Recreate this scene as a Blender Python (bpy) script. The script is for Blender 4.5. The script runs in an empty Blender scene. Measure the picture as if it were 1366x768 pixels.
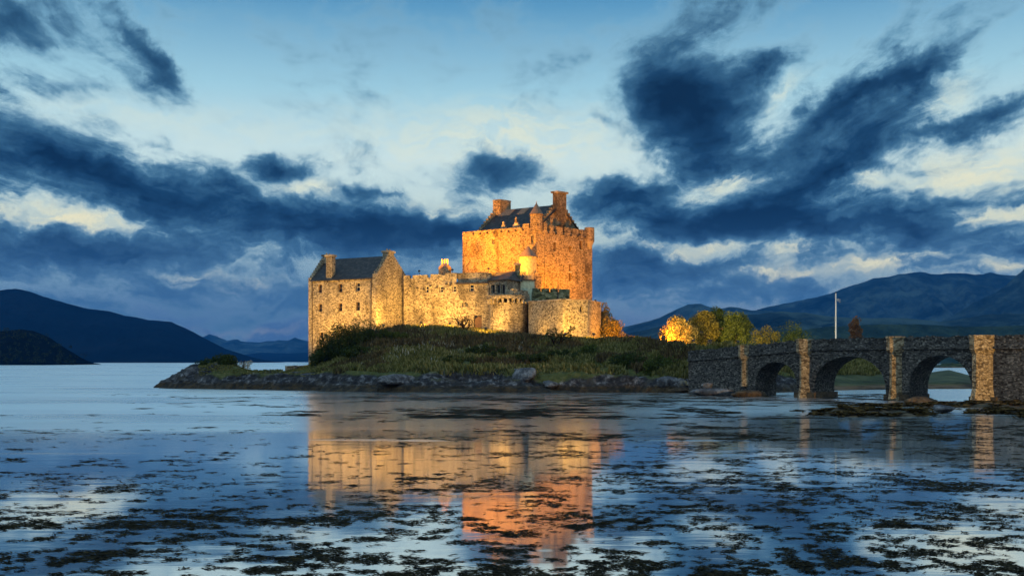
import bpy, math, random
import numpy as np
from mathutils import Vector, Matrix

R = math.radians
C = bpy.context.scene.collection
S = bpy.context.scene
F, CX, HY, CAMZ = 1300.0, 683.0, 482.0, 3.6      # the photograph's measured geometry

# ------------------------------------------------------------------ camera
cam = bpy.data.cameras.new('camera'); cam_o = bpy.data.objects.new('camera', cam); C.objects.link(cam_o)
cam_o.location = (0, 0, CAMZ); cam_o.rotation_euler = (R(90), 0, 0)
cam.sensor_width = 36; cam.lens = 36 * F / 1366; cam.shift_y = (HY - 384) / 1366
cam.clip_start = 0.5; cam.clip_end = 40000
S.camera = cam_o
S.view_settings.view_transform = 'Standard'; S.view_settings.look = 'None'
S.view_settings.exposure = 0.14; S.view_settings.gamma = 1; S.view_settings.use_curve_mapping = False
S.cycles.use_denoising = True
S.cycles.max_bounces = 6; S.cycles.diffuse_bounces = 2; S.cycles.glossy_bounces = 3; S.cycles.volume_bounces = 0
S.cycles.transparent_max_bounces = 8
S.cycles.caustics_reflective = False; S.cycles.caustics_refractive = False
S.cycles.sample_clamp_indirect = 4

def lin(r, g, b):
    f = lambda c: (c/255/12.92) if c/255 <= 0.04045 else ((c/255+0.055)/1.055)**2.4
    return (f(r), f(g), f(b), 1)

# ------------------------------------------------------------------ node helper
class NT:
    def __init__(s, tree): s.t = tree; tree.nodes.clear()
    def n(s, typ, inp=None, **kw):
        nd = s.t.nodes.new(typ)
        for k, v in kw.items(): setattr(nd, k, v)
        for k, v in (inp or {}).items():
            sk = nd.inputs[k]
            if isinstance(v, bpy.types.NodeSocket): s.t.links.new(v, sk)
            else: sk.default_value = v
        return nd
    def m(s, op, a, b=None, c=None, clamp=False):
        nd = s.n('ShaderNodeMath', operation=op, use_clamp=clamp)
        for i, v in enumerate((a, b, c)):
            if v is None: continue
            if isinstance(v, bpy.types.NodeSocket): s.t.links.new(v, nd.inputs[i])
            else: nd.inputs[i].default_value = v
        return nd.outputs[0]
    def vm(s, op, a, b=None):
        nd = s.n('ShaderNodeVectorMath', operation=op)
        for i, v in enumerate((a, b)):
            if v is None: continue
            if isinstance(v, bpy.types.NodeSocket): s.t.links.new(v, nd.inputs[i])
            else: nd.inputs[i].default_value = v
        return nd.outputs['Value'] if op in ('LENGTH', 'DOT_PRODUCT') else nd.outputs[0]
    def mr(s, v, a, b, c=0.0, d=1.0, smooth=True):
        nd = s.n('ShaderNodeMapRange', interpolation_type='SMOOTHSTEP' if smooth else 'LINEAR')
        s.t.links.new(v, nd.inputs[0])
        for i, x in enumerate((a, b, c, d)): nd.inputs[1+i].default_value = x
        return nd.outputs[0]
    def ramp(s, v, stops, interp='LINEAR'):
        nd = s.n('ShaderNodeValToRGB'); cr = nd.color_ramp; cr.interpolation = interp
        while len(cr.elements) < len(stops): cr.elements.new(0.5)
        for e, (p, c) in zip(cr.elements, stops): e.position = p; e.color = c if len(c) == 4 else (*c, 1)
        s.t.links.new(v, nd.inputs[0]); return nd.outputs[0]
    def mix(s, f, a, b, blend='MIX'):
        nd = s.n('ShaderNodeMix', data_type='RGBA', blend_type=blend)
        for k, v in ((0, f), (6, a), (7, b)):
            if isinstance(v, bpy.types.NodeSocket): s.t.links.new(v, nd.inputs[k])
            else: nd.inputs[k].default_value = v if k == 0 or len(v) == 4 else (*v, 1)
        return nd.outputs[2]
    def noise(s, vec, scale, detail=4, rough=0.55, dist=0.0):
        nd = s.n('ShaderNodeTexNoise', {'Vector': vec, 'Scale': scale, 'Detail': detail, 'Roughness': rough, 'Distortion': dist})
        return nd.outputs[0], nd.outputs[1]
    def voro(s, vec, scale, feature='F1'):
        return s.n('ShaderNodeTexVoronoi', {'Vector': vec, 'Scale': scale}, feature=feature)

# ------------------------------------------------------------------ dusk sky (world)
W = bpy.data.worlds.new('World'); S.world = W; W.use_nodes = True
t = NT(W.node_tree)
gen = t.n('ShaderNodeTexCoord').outputs['Generated']
sx = t.n('ShaderNodeSeparateXYZ', {0: gen})
az = t.m('MULTIPLY', t.m('ARCTAN2', sx.outputs[0], sx.outputs[1]), 1000)
elr = t.m('ARCSINE', sx.outputs[2])
el = t.m('MULTIPLY', t.m('ABSOLUTE', elr), 1000)
V0 = t.n('ShaderNodeCombineXYZ', {0: az, 1: el, 2: 0.0}).outputs[0]
# wind-torn warp of the cloud field
_, w1 = t.noise(V0, 0.010, 3, 0.5); _, w2 = t.noise(V0, 0.05, 4, 0.6)
wv = t.vm('ADD', t.vm('MULTIPLY', t.vm('SUBTRACT', w1, (0.5, 0.5, 0.5)), (70, 45, 0)),
          t.vm('MULTIPLY', t.vm('SUBTRACT', w2, (0.5, 0.5, 0.5)), (34, 22, 0)))
V = t.vm('ADD', V0, wv)
def to_ang(px, py):
    dx = px - CX
    return 1000*math.atan2(dx, F), 1000*math.atan2(HY-py, math.hypot(F, dx))
def ell(px, py, rx, ry, rot, w, inner=-0.25):
    a, e = to_ang(px, py); k = 1000/F*(math.cos(a/1000)**1.5)
    mp = t.n('ShaderNodeMapping', {'Vector': V, 'Location': (a, e, 0), 'Rotation': (0, 0, R(rot)), 'Scale': (rx*k, ry*k, 1)}, vector_type='TEXTURE')
    return t.mr(t.vm('LENGTH', mp.outputs[0]), inner, 1.75, w, 0.0)
def total(lst):
    acc = None
    for e in lst:
        x = ell(*e); acc = x if acc is None else t.m('ADD', acc, x)
    return acc
dark = total([  # x, y, half-width, half-height, tilt, weight
    (20, 205, 110, 42, -14, .95), (170, 240, 120, 34, -6, .85), (285, 240, 62, 26, 0, .8), (382, 224, 42, 23, -8, 1.05),
    (468, 256, 30, 12, -10, .8), (510, 262, 30, 10, 0, .6), (345, 285, 190, 30, -4, .75), (150, 335, 175, 30, 0, .85), (20, 335, 110, 34, 0, .8),
    (470, 315, 180, 36, 0, .85), (590, 310, 110, 34, 5, .8), (350, 385, 420, 26, 0, .5), (668, 232, 60, 27, 0, 1.1),
    (300, 425, 500, 30, 0, .3),
    (800, 262, 60, 32, 10, .85), (870, 280, 70, 40, 0, .8), (835, 365, 130, 26, 0, .75), (930, 150, 82, 62, -25, 1.1), (1010, 98, 34, 18, 25, .8),
    (885, 110, 40, 40, 0, .45), (985, 215, 70, 34, -20, .85), (1130, 150, 120, 36, 30, .95), (1215, 95, 70, 14, 20, .6),
    (1130, 220, 130, 30, 22, .9), (1300, 150, 90, 14, 12, .65), (1060, 290, 150, 24, 6, .9), (1250, 275, 130, 18, 14, .85),
    (1200, 310, 220, 18, 0, .8), (940, 300, 110, 20, 0, .55), (1330, 335, 120, 24, 0, .85), (1030, 385, 280, 22, 0, .6), (960, 352, 60, 9, 0, .5),
    (1366, 265, 60, 12, 8, .5),
    (1110, 190, 270, 120, 22, .33), (240, 300, 340, 80, 0, .25), (90, 90, 210, 70, -8, .28), (880, 60, 200, 60, 20, .22), (1050, 340, 330, 30, 0, .35),
    (175, 40, 95, 20, -55, .6), (60, 108, 75, 22, -10, .38), (20, 15, 150, 46, 0, .6), (220, 95, 40, 10, -40, .3), (330, 20, 70, 30, -30, .2),
    (650, 25, 60, 26, -40, .22), (930, 25, 150, 30, 15, .3), (795, 155, 40, 8, -15, .42), (480, 130, 26, 50, -20, .18),
])
glow = total([
    (55, 286, 90, 17, -6, 1.0), (110, 293, 70, 8, 0, .6), (262, 365, 80, 10, -4, .38), (330, 376, 80, 7, 0, .3), (430, 258, 50, 14, 0, .6), (560, 285, 70, 18, 0, .5),
    (880, 338, 50, 10, -6, 1.0), (955, 325, 46, 11, 0, .85), (1060, 333, 40, 12, 8, 1.0), (1015, 360, 60, 10, -6, .9), (1180, 352, 72, 11, 3, 1.1),
    (1120, 364, 60, 7, 0, .8), (985, 238, 46, 20, 8, .8), (1110, 258, 70, 15, 16, .9), (1300, 225, 90, 36, 12, .9), (1320, 288, 70, 13, 10, .8),
    (1340, 358, 30, 6, 0, .8), (845, 390, 70, 10, 0, .3), (905, 268, 40, 9, 0, .5), (620, 180, 260, 40, 0, .35), (1230, 130, 60, 26, 20, .55), (340, 437, 90, 5, 0, .25),
    (1040, 130, 40, 14, 40, .5), (180, 150, 160, 24, 0, .25), (700, 190, 120, 40, 0, .35),
])
zz = t.m('ADD', t.m('ABSOLUTE', sx.outputs[2]), .10)
pl = t.n('ShaderNodeCombineXYZ', {0: t.m('DIVIDE', sx.outputs[0], zz), 1: t.m('DIVIDE', sx.outputs[1], zz), 2: 0.0}).outputs[0]
_, pw = t.noise(pl, 1.1, 3, .5)
pl = t.vm('ADD', pl, t.vm('MULTIPLY', t.vm('SUBTRACT', pw, (.5, .5, .5)), (.5, .5, 0)))
pa = t.n('ShaderNodeMapping', {'Vector': pl, 'Scale': (3.2, 1.15, 1)}).outputs[0]
f_wind, _ = t.noise(pa, 1.0, 8, .62, .2)              # streaks of a flat cloud layer blown towards the viewer
Vs = t.n('ShaderNodeMapping', {'Vector': V, 'Scale': (0.5, 1.3, 1)}).outputs[0]
f_low, _ = t.noise(Vs, 0.024, 8, 0.62, 0.3)
hi = t.mr(el, 60, 200)
det = t.m('ADD', t.m('MULTIPLY', t.m('MULTIPLY', t.m('SUBTRACT', f_wind, .5), 2.3), t.m('ADD', t.m('MULTIPLY', hi, t.m('SUBTRACT', .75, t.m('MULTIPLY', t.mr(t.m('ABSOLUTE', t.m('ADD', az, 90)), 330, 60), .4))), .25)),
          t.m('MULTIPLY', t.m('MULTIPLY', t.m('SUBTRACT', f_low, .5), 2.4), t.m('SUBTRACT', 1.0, t.m('MULTIPLY', hi, .7))))
behind = t.mr(t.m('ABSOLUTE', az), 620, 1300)
dens = t.m('ADD', t.m('MULTIPLY', dark, 0.80), t.m('SUBTRACT', det, t.m('MULTIPLY', behind, .25)))
f_tex, _ = t.noise(t.n('ShaderNodeMapping', {'Vector': V, 'Scale': (0.6, 1.7, 1)}).outputs[0], 0.045, 7, .62, .4)
glow = t.m('MULTIPLY', glow, t.mr(f_tex, .36, .60, .25, 1.25))
dens = t.m('SUBTRACT', dens, t.m('MULTIPLY', glow, 0.42))
dens = t.m('ADD', dens, t.m('MULTIPLY', t.m('SUBTRACT', f_tex, .5), t.mr(el, 120, 260, .75, .3)))
dens = t.m('SUBTRACT', t.m('ADD', dens, .10), t.mr(el, 365, 470, 0, .32))
dens = t.mr(dens, 0.05, 1.24, smooth=False)
e1 = t.m('DIVIDE', el, 1571)
clear = t.ramp(e1, [(0, lin(72, 106, 144)), (0.022, lin(78, 112, 152)), (0.05, lin(128, 164, 184)), (0.088, lin(198, 218, 212)), (0.128, lin(206, 230, 230)),
                    (0.17, lin(160, 206, 222)), (0.225, lin(86, 148, 188)), (0.33, lin(156, 198, 216)), (0.6, lin(96, 146, 184)), (1, lin(90, 136, 176))])
warmth = t.mr(az, -100, 520, 0.0, 0.26)
clear = t.mix(t.m('MULTIPLY', warmth, t.mr(el, 60, 330, 1.0, 0.0)), clear, lin(206, 212, 190))
clear = t.mix(t.m('MULTIPLY', glow, 0.7, clamp=True), clear, lin(246, 240, 200))
cl_low = t.ramp(dens, [(0, lin(166, 200, 210)), (0.28, lin(102, 148, 174)), (0.5, lin(56, 98, 128)), (0.74, lin(28, 62, 92)), (1, lin(14, 36, 58))])
cl_low2 = t.ramp(dens, [(0, lin(120, 156, 178)), (0.5, lin(78, 118, 150)), (1, lin(46, 84, 120))])
cl = t.mix(t.mr(el, 50, 160, 1.0, 0.0), cl_low, cl_low2)
sky = t.mix(t.mr(dens, 0.0, 0.42), clear, cl)
sky = t.mix(t.m('MULTIPLY', behind, .5), sky, lin(176, 198, 214))
sky = t.mix(t.mr(elr, -0.02, 0.0, 1.0, 0.0), sky, (0.01, 0.025, 0.05))
bg = t.n('ShaderNodeBackground', {'Color': sky, 'Strength': 1.0})
t.n('ShaderNodeOutputWorld', {'Surface': bg.outputs[0]})
W.cycles.sampling_method = 'MANUAL'; W.cycles.sample_map_resolution = 512

# added weak fill from left behind the camera, to bring texture out
fill_sun = bpy.data.lights.new('fill_sun', 'SUN'); fill_sun_o = bpy.data.objects.new('fill_sun', fill_sun); C.objects.link(fill_sun_o)
fill_sun.energy = 0.38; fill_sun.angle = R(25); fill_sun.color = (0.75, 0.88, 1.0)
fill_sun_o.rotation_euler = (R(52), 0, R(-35))

# ------------------------------------------------------------------ materials
def new_mat(name):
    m = bpy.data.materials.new(name); m.use_nodes = True
    return m, NT(m.node_tree)
def finish(t, col, rough=0.9, bump=None, bstr=0.4, bdist=0.05, spec=0.3, **kw):
    p = t.n('ShaderNodeBsdfPrincipled')
    for k, v in (('Base Color', col), ('Roughness', rough), ('Specular IOR Level', spec)):
        if isinstance(v, bpy.types.NodeSocket): t.t.links.new(v, p.inputs[k])
        else: p.inputs[k].default_value = v if not isinstance(v, tuple) or len(v) == 4 else (*v, 1)
    for k, v in kw.items(): p.inputs[k.replace('_', ' ')].default_value = v
    if bump is not None:
        b = t.n('ShaderNodeBump', {'Height': bump, 'Strength': bstr, 'Distance': bdist})
        t.t.links.new(b.outputs[0], p.inputs['Normal'])
    t.n('ShaderNodeOutputMaterial', {'Surface': p.outputs[0]})
def stone(name, dark, mid, pale, scale=2.0, stain=0.6, mortar=(0.30, 0.27, 0.22), spots=0.0):
    """rubble masonry: flat random stones, lime mortar, damp stains"""
    m, t = new_mat(name)
    co = t.n('ShaderNodeTexCoord').outputs['Object']
    _, nv = t.noise(co, 1.3, 2)
    co2 = t.vm('ADD', t.vm('MULTIPLY', co, (1, 1, 1.7)), t.vm('MULTIPLY', t.vm('SUBTRACT', nv, (.5, .5, .5)), (.35, .35, .35)))
    v = t.voro(co2, scale); e = t.voro(co2, scale, 'DISTANCE_TO_EDGE')
    rnd = t.n('ShaderNodeSeparateXYZ', {0: v.outputs['Color']}).outputs[0]
    col = t.ramp(rnd, [(0, tuple(x*.6 for x in dark)), (0.2, dark), (0.42, mid), (0.7, mid), (0.9, pale), (1, pale)])
    f1, _ = t.noise(co, 9, 4)
    col = t.mix(0.35, col, t.ramp(f1, [(0.3, (.35, .35, .35)), (0.7, (1.3, 1.3, 1.3))]), 'MULTIPLY')
    col = t.mix(t.mr(e.outputs['Distance'], 0.0, 0.09, 0.75, 0.0), col, mortar)
    st = t.n('ShaderNodeMapping', {'Vector': co, 'Scale': (0.5, 0.5, 0.13)}).outputs[0]
    s1, _ = t.noise(st, 1.0, 5, 0.6)
    s2, _ = t.noise(co, 0.35, 4, 0.6)
    sm = t.m('MULTIPLY', t.mr(t.m('ADD', s1, t.m('MULTIPLY', t.m('SUBTRACT', s2, .5), .7)), 0.46, 0.72), stain)
    col = t.mix(sm, col, tuple(c*0.28 for c in dark))
    if spots:
        hv = t.voro(co2, scale*1.25); hr = t.n('ShaderNodeSeparateXYZ', {0: hv.outputs['Color']}).outputs[1]
        col = t.mix(t.m('MULTIPLY', t.mr(hr, 1-spots, 1-spots+0.02), .8), col, (0.04, 0.028, 0.016))
    h = t.m('ADD', t.mr(e.outputs['Distance'], 0.0, 0.14), t.m('MULTIPLY', f1, 0.5))
    finish(t, col, 0.92, h, 0.85, 0.06, 0.2)
    return m
M = {}
M['house'] = stone('rubble_masonry', (.19, .155, .105), (.37, .32, .23), (.56, .49, .35), 4.1, .5, (.40, .34, .24), .10)
M['curtain'] = stone('weathered_masonry', (.19, .155, .105), (.37, .32, .23), (.54, .47, .33), 3.9, .65, (.40, .34, .24), .11)
M['keep'] = stone('keep_masonry', (.17, .12, .07), (.36, .27, .16), (.47, .37, .23), 4.0, .75, (.33, .26, .16), .07)
M['dressed'] = stone('dressed_stone', (.2, .16, .11), (.36, .31, .23), (.48, .42, .32), 1.2, .3)
M['bastion'] = stone('bastion_masonry', (.17, .14, .09), (.34, .3, .21), (.52, .46, .32), 4.1, .55, (.38, .33, .24), .10)
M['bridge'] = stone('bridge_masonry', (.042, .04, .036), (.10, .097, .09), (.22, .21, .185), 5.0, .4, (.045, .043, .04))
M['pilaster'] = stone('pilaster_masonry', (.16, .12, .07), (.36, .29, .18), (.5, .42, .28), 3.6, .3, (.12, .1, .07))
M['green_lit'] = stone('green_lit_masonry', (.05, .06, .03), (.13, .15, .08), (.26, .28, .18), 2.0, .7, (.12, .13, .07))  # greenish light on the wall is put into this stone colour
def simple(name, col, rough=0.8, nscale=4, var=0.35, spec=0.3, bstr=0.3, **kw):
    m, t = new_mat(name)
    co = t.n('ShaderNodeTexCoord').outputs['Object']
    f, _ = t.noise(co, nscale, 5, 0.6)
    c = t.mix(t.mr(f, 0.25, 0.75), tuple(x*(1-var) for x in col), tuple(x*(1+var) for x in col))
    finish(t, c, rough, f, bstr, 0.03, spec, **kw)
    return m
M['harl'] = simple('cream_harling', (.34, .29, .18), .9, 2.2, .4)
M['tile'] = simple('stone_tile', (.22, .15, .1), .85, 5, .4)
M['pot'] = simple('clay_pot', (.4, .28, .17), .8)
M['frame'] = simple('painted_frame', (.55, .5, .42), .5, 6, .1)
M['door'] = simple('door_wood', (.13, .07, .04), .6, 8)
M['pipe'] = simple('iron_pipe', (.05, .04, .035), .5)
M['metal'] = simple('dark_metal', (.06, .06, .065), .45, 20, .2, Metallic=.6)
M['white'] = simple('white_paint', (.75, .75, .74), .45, 8, .08)
M['cloth'] = simple('faded_cloth', (.22, .26, .36), .9)
M['hut_green'] = simple('green_lit_render', (.45, .52, .38), .85, 3, .25)  # green cast of the hut lamp is also tinted into the render
def slate():
    m, t = new_mat('slate_roof')
    co = t.n('ShaderNodeTexCoord').outputs['Object']
    v = t.voro(t.vm('MULTIPLY', co, (1, 1, 1.8)), 2.4)
    r = t.n('ShaderNodeSeparateXYZ', {0: v.outputs['Color']}).outputs[0]
    f, _ = t.noise(co, 0.7, 5, .6)
    c = t.ramp(r, [(0, (.012, .012, .014)), (0.6, (.024, .023, .024)), (1, (.06, .052, .046))])
    c = t.mix(t.mr(f, .55, .75, 0, .6), c, (.075, .05, .03))
    finish(t, c, .6, r, .5, .03, .4)
    return m
M['slate'] = slate()
def glass():
    m, t = new_mat('window_glass')
    finish(t, (.012, .014, .018, 1), .12, spec=.5)
    return m
M['glass'] = glass()
def leaf(name, a, b, c, trans=0.35):
    """leaf mass, every leaf with its own tone"""
    m, t = new_mat(name)
    g = t.n('ShaderNodeNewGeometry').outputs['Random Per Island']
    co = t.n('ShaderNodeTexCoord').outputs['Object']
    f, _ = t.noise(co, 0.55, 3)
    col = t.ramp(t.m('ADD', t.m('MULTIPLY', g, .55), t.m('MULTIPLY', f, .5)), [(.15, a), (.5, b), (.9, c)])
    d = t.n('ShaderNodeBsdfDiffuse', {'Color': col}); tr = t.n('ShaderNodeBsdfTranslucent', {'Color': col})
    mx = t.n('ShaderNodeMixShader', {0: trans, 1: d.outputs[0], 2: tr.outputs[0]})
    t.n('ShaderNodeOutputMaterial', {'Surface': mx.outputs[0]})
    return m
M['leaf_dark'] = leaf('dark_leaves', (.02, .03, .012), (.045, .065, .02), (.1, .12, .04))
M['leaf_mid'] = leaf('green_leaves', (.03, .045, .012), (.075, .1, .025), (.15, .17, .05))
M['leaf_gold'] = leaf('golden_leaves', (.07, .06, .015), (.14, .12, .03), (.24, .2, .06))
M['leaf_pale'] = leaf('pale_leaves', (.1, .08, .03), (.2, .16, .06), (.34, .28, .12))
M['leaf_brown'] = leaf('brown_leaves', (.09, .055, .035), (.18, .1, .06), (.26, .16, .09))
M['grass'] = leaf('grass_blades', (.045, .05, .016), (.13, .13, .04), (.33, .29, .12), .25)
M['heath'] = leaf('heath_stems', (.035, .03, .016), (.085, .066, .032), (.17, .125, .06), .15)
M['flower'] = leaf('pale_flowers', (.25, .24, .18), (.45, .43, .34), (.6, .58, .5), .2)
M['bark'] = simple('bark', (.09, .065, .045), .95, 7, .4)
M['twig'] = simple('twig_bark', (.06, .045, .03), .95, 7, .4)
M['dark_twig'] = simple('dark_bark', (.022, .016, .011), .95, 7, .3, 0.0)
def weed():
    m, t = new_mat('wet_seaweed')
    g = t.n('ShaderNodeNewGeometry').outputs['Random Per Island']
    c = t.ramp(g, [(0, (.006, .006, .004)), (.6, (.018, .016, .008)), (1, (.045, .036, .014))])
    finish(t, c, .9, spec=.08)
    return m
M['weed'] = weed()
M['wrack'] = leaf('bladderwrack', (.012, .01, .006), (.05, .036, .015), (.16, .10, .04), .1)
def rockmat(name, pale=(.3, .31, .32), mid=(.12, .12, .125), darkc=(.035, .035, .038), tint=None):
    m, t = new_mat(name)
    co = t.n('ShaderNodeTexCoord').outputs['Object']
    f, _ = t.noise(co, 1.1, 8, .68); v = t.voro(co, 1.4, 'DISTANCE_TO_EDGE')
    c = t.ramp(f, [(.3, darkc), (.48, mid), (.66, pale)])
    if tint: 
        g, _ = t.noise(co, .8, 4); c = t.mix(t.mr(g, .45, .7), c, tint)
    finish(t, c, .85, t.m('ADD', f, t.m('MULTIPLY', t.mr(v.outputs[0], 0, .2), .25)), 1, .25, .3)
    return m
M['rock'] = rockmat('shore_rock', pale=(.27, .275, .285), mid=(.08, .082, .09), darkc=(.018, .018, .02))
M['rock_gold'] = rockmat('gold_lit_rock', tint=(.3, .23, .08))  # yellow light on the rock by the bridge is mixed in as tint
M['rock_brown'] = rockmat('weedy_rock', pale=(.13, .09, .05), mid=(.06, .042, .024), darkc=(.02, .016, .012))
M['mud'] = rockmat('weedy_mud', pale=(.15, .10, .05), mid=(.05, .036, .02), darkc=(.012, .011, .009), tint=(.05, .05, .03))
def ground():
    m, t = new_mat('island_ground')
    P = t.n('ShaderNodeNewGeometry').outputs['Position']
    z = t.n('ShaderNodeSeparateXYZ', {0: P}).outputs[2]
    f, _ = t.noise(P, .35, 6, .6); f2, _ = t.noise(P, 1.3, 8, .68); f3, _ = t.noise(P, .12, 4)
    v = t.voro(P, .8, 'DISTANCE_TO_EDGE')
    rock = t.ramp(f2, [(.38, (.008, .008, .01)), (.52, (.03, .032, .037)), (.62, (.14, .145, .155)), (.74, (.40, .40, .40))])
    rock = t.mix(t.mr(f, .52, .66, 0, .7), rock, (.06, .055, .045))
    wet = t.mix(t.mr(f2, .4, .65), (.012, .011, .008), (.06, .04, .018))
    grs = t.ramp(f2, [(.3, (.03, .038, .012)), (.5, (.07, .085, .022)), (.7, (.13, .12, .045))])
    zn = t.m('ADD', z, t.m('MULTIPLY', t.m('SUBTRACT', f, .5), 1.6))
    c = t.mix(t.mr(zn, .55, 1.0), wet, rock)
    tipx = t.mr(t.n('ShaderNodeSeparateXYZ', {0: P}).outputs[0], -43.5, -38, 2.2, 0)
    c = t.mix(t.mr(t.m('SUBTRACT', t.m('ADD', zn, t.m('MULTIPLY', t.m('SUBTRACT', f3, .5), 4.0)), tipx), 1.55, 2.0), c, grs)
    finish(t, c, .88, t.m('ADD', f2, t.m('MULTIPLY', t.mr(v.outputs[0], 0, .25), .3)), 1, .3, .3)
    return m
M['ground'] = ground()
def fieldmat():
    m, t = new_mat('shore_field')
    P = t.n('ShaderNodeNewGeometry').outputs['Position']
    z = t.n('ShaderNodeSeparateXYZ', {0: P}).outputs[2]
    f, _ = t.noise(P, .2, 7, .65)
    g = t.ramp(f, [(.35, (.014, .022, .008)), (.5, (.035, .05, .016)), (.65, (.09, .09, .035))])
    w = t.mix(t.mr(f, .4, .6), (.03, .02, .012), (.13, .08, .04))
    c = t.mix(t.mr(t.m('ADD', z, t.m('MULTIPLY', f, .5)), .6, .95), w, g)
    finish(t, c, .9, f, .6, .2)
    return m
M['field'] = fieldmat()
def hillmat(name, a, b, c, s):
    m, t = new_mat(name)
    P = t.n('ShaderNodeNewGeometry').outputs['Position']
    f, _ = t.noise(P, s, 9, .72); f2, _ = t.noise(P, s*.25, 4)
    col = t.ramp(t.m('ADD', t.m('MULTIPLY', f, .7), t.m('MULTIPLY', f2, .3)), [(.38, a), (.5, b), (.6, c)])
    finish(t, col, .95, f, 1, 45, 0.0)
    return m
M['hill'] = hillmat('hazed_moorland', (.008, .024, .034), (.03, .06, .07), (.08, .13, .125), .006)  # blue of the haze is partly mixed into the moorland colour
M['hill_dark'] = hillmat('hazed_dark_moorland', (.003, .006, .01), (.005, .01, .015), (.009, .014, .02), .006)  # darkened and blued in the base colour to deepen the haze
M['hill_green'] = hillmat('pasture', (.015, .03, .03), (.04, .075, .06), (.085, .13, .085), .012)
M['wood'] = leaf('far_wood', (.01, .018, .009), (.024, .036, .018), (.06, .07, .035), .0)
def watermat():
    m, t = new_mat('loch_water')
    P = t.n('ShaderNodeNewGeometry').outputs['Position']
    s = t.n('ShaderNodeSeparateXYZ', {0: P}); x, y = s.outputs[0], s.outputs[1]
    st = t.n('ShaderNodeMapping', {'Vector': P, 'Scale': (.016, .09, .1)}).outputs[0]
    n1, _ = t.noise(st, 1.0, 4, .55)
    n0, _ = t.noise(t.n('ShaderNodeMapping', {'Vector': P, 'Scale': (.05, .012, .1)}).outputs[0], 1.0, 3, .5)
    edge = t.m('ADD', y, t.m('ADD', t.m('MULTIPLY', t.m('SUBTRACT', n1, .5), 10), t.m('MULTIPLY', t.m('SUBTRACT', n0, .5), 9)))
    edge = t.m('ADD', edge, t.mr(x, 2, 22, 0, -16))
    ruff = t.mr(edge, 37, 60)                          # wind-ruffled far water, calm near water
    ruff = t.m('MULTIPLY', ruff, t.mr(t.m('DIVIDE', x, y), -.235, -.19, 1.0, .33))
    ruff = t.m('MULTIPLY', ruff, t.mr(n1, .3, .62, .6, 1.0))
    ruff = t.m('ADD', ruff, t.m('MULTIPLY', t.mr(edge, 37, 60), t.mr(t.m('DIVIDE', x, y), .10, .2, 0, .36)))
    st2 = t.n('ShaderNodeMapping', {'Vector': P, 'Scale': (.05, .35, .1)}).outputs[0]
    n2, _ = t.noise(st2, 1.0, 3, .5)
    wisp = t.m('MULTIPLY', t.mr(n2, .6, .72), t.mr(y, 22, 34, 0, .5))
    ruff = t.m('MAXIMUM', ruff, wisp)
    ro = t.m('ADD', t.m('MULTIPLY', ruff, .30), .06)
    w1, _ = t.noise(t.n('ShaderNodeMapping', {'Vector': P, 'Scale': (.35, .9, 1)}).outputs[0], 1.0, 3, .5)
    w2, _ = t.noise(t.n('ShaderNodeMapping', {'Vector': P, 'Scale': (1.2, 3.2, 1)}).outputs[0], 1.0, 2, .5)
    h = t.m('ADD', t.m('MULTIPLY', w1, .012), t.m('MULTIPLY', t.m('MULTIPLY', w2, ruff), .03))
    b = t.n('ShaderNodeBump', {'Height': h, 'Strength': .5, 'Distance': 1.0})
    d = t.n('ShaderNodeBsdfDiffuse', {'Color': (.01, .028, .042, 1)})
    gl = t.n('ShaderNodeBsdfGlossy', {'Color': (.97, .99, 1, 1), 'Roughness': ro}); t.t.links.new(b.outputs[0], gl.inputs['Normal'])
    g2 = t.n('ShaderNodeBsdfGlossy', {'Color': (.95, .99, 1, 1), 'Roughness': .42}); t.t.links.new(b.outputs[0], g2.inputs['Normal'])
    gl = t.n('ShaderNodeMixShader', {0: .09, 1: gl.outputs[0], 2: g2.outputs[0]})
    lw = t.n('ShaderNodeLayerWeight', {'Blend': .5}).outputs['Facing']
    fac = t.m('MAXIMUM', t.mr(lw, .55, .92, .3, .96, False), t.m('MULTIPLY', t.mr(ruff, 0, .3), .97))
    mx = t.n('ShaderNodeMixShader', {0: fac, 1: d.outputs[0], 2: gl.outputs[0]})
    t.n('ShaderNodeOutputMaterial', {'Surface': mx.outputs[0]})
    return m
M['water'] = watermat()

# ------------------------------------------------------------------ geometry helpers
def at(px, D, y=None):
    """world point at distance D in the direction of photo column px (height from row y)"""
    return Vector(((px-CX)/F*D, D, CAMZ if y is None else CAMZ + (HY-y)*D/F))
def zat(y, D): return CAMZ + (HY-y)*D/F

def _h(ix, iy, seed):
    h = (ix.astype(np.int64)*374761393 + iy.astype(np.int64)*668265263 + seed*974634777) & 0xffffffff
    h = ((h ^ (h >> 13))*1274126177) & 0xffffffff
    return ((h ^ (h >> 16)) & 0xffff)/65535.0
def vnoise(x, y, seed=0):
    x = np.asarray(x, float); y = np.asarray(y, float)
    ix, iy = np.floor(x), np.floor(y); fx, fy = x-ix, y-iy
    ux, uy = fx*fx*(3-2*fx), fy*fy*(3-2*fy)
    a, b, c, d = _h(ix, iy, seed), _h(ix+1, iy, seed), _h(ix, iy+1, seed), _h(ix+1, iy+1, seed)
    return (a*(1-ux)+b*ux)*(1-uy) + (c*(1-ux)+d*ux)*uy
def fbm(x, y, octv=5, seed=0, gain=0.5):
    s, a, tot = 0, 1.0, 0
    for o in range(octv):
        s = s + a*vnoise(np.asarray(x)*2**o, np.asarray(y)*2**o, seed+o*17); tot += a; a *= gain
    return s/tot

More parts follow.
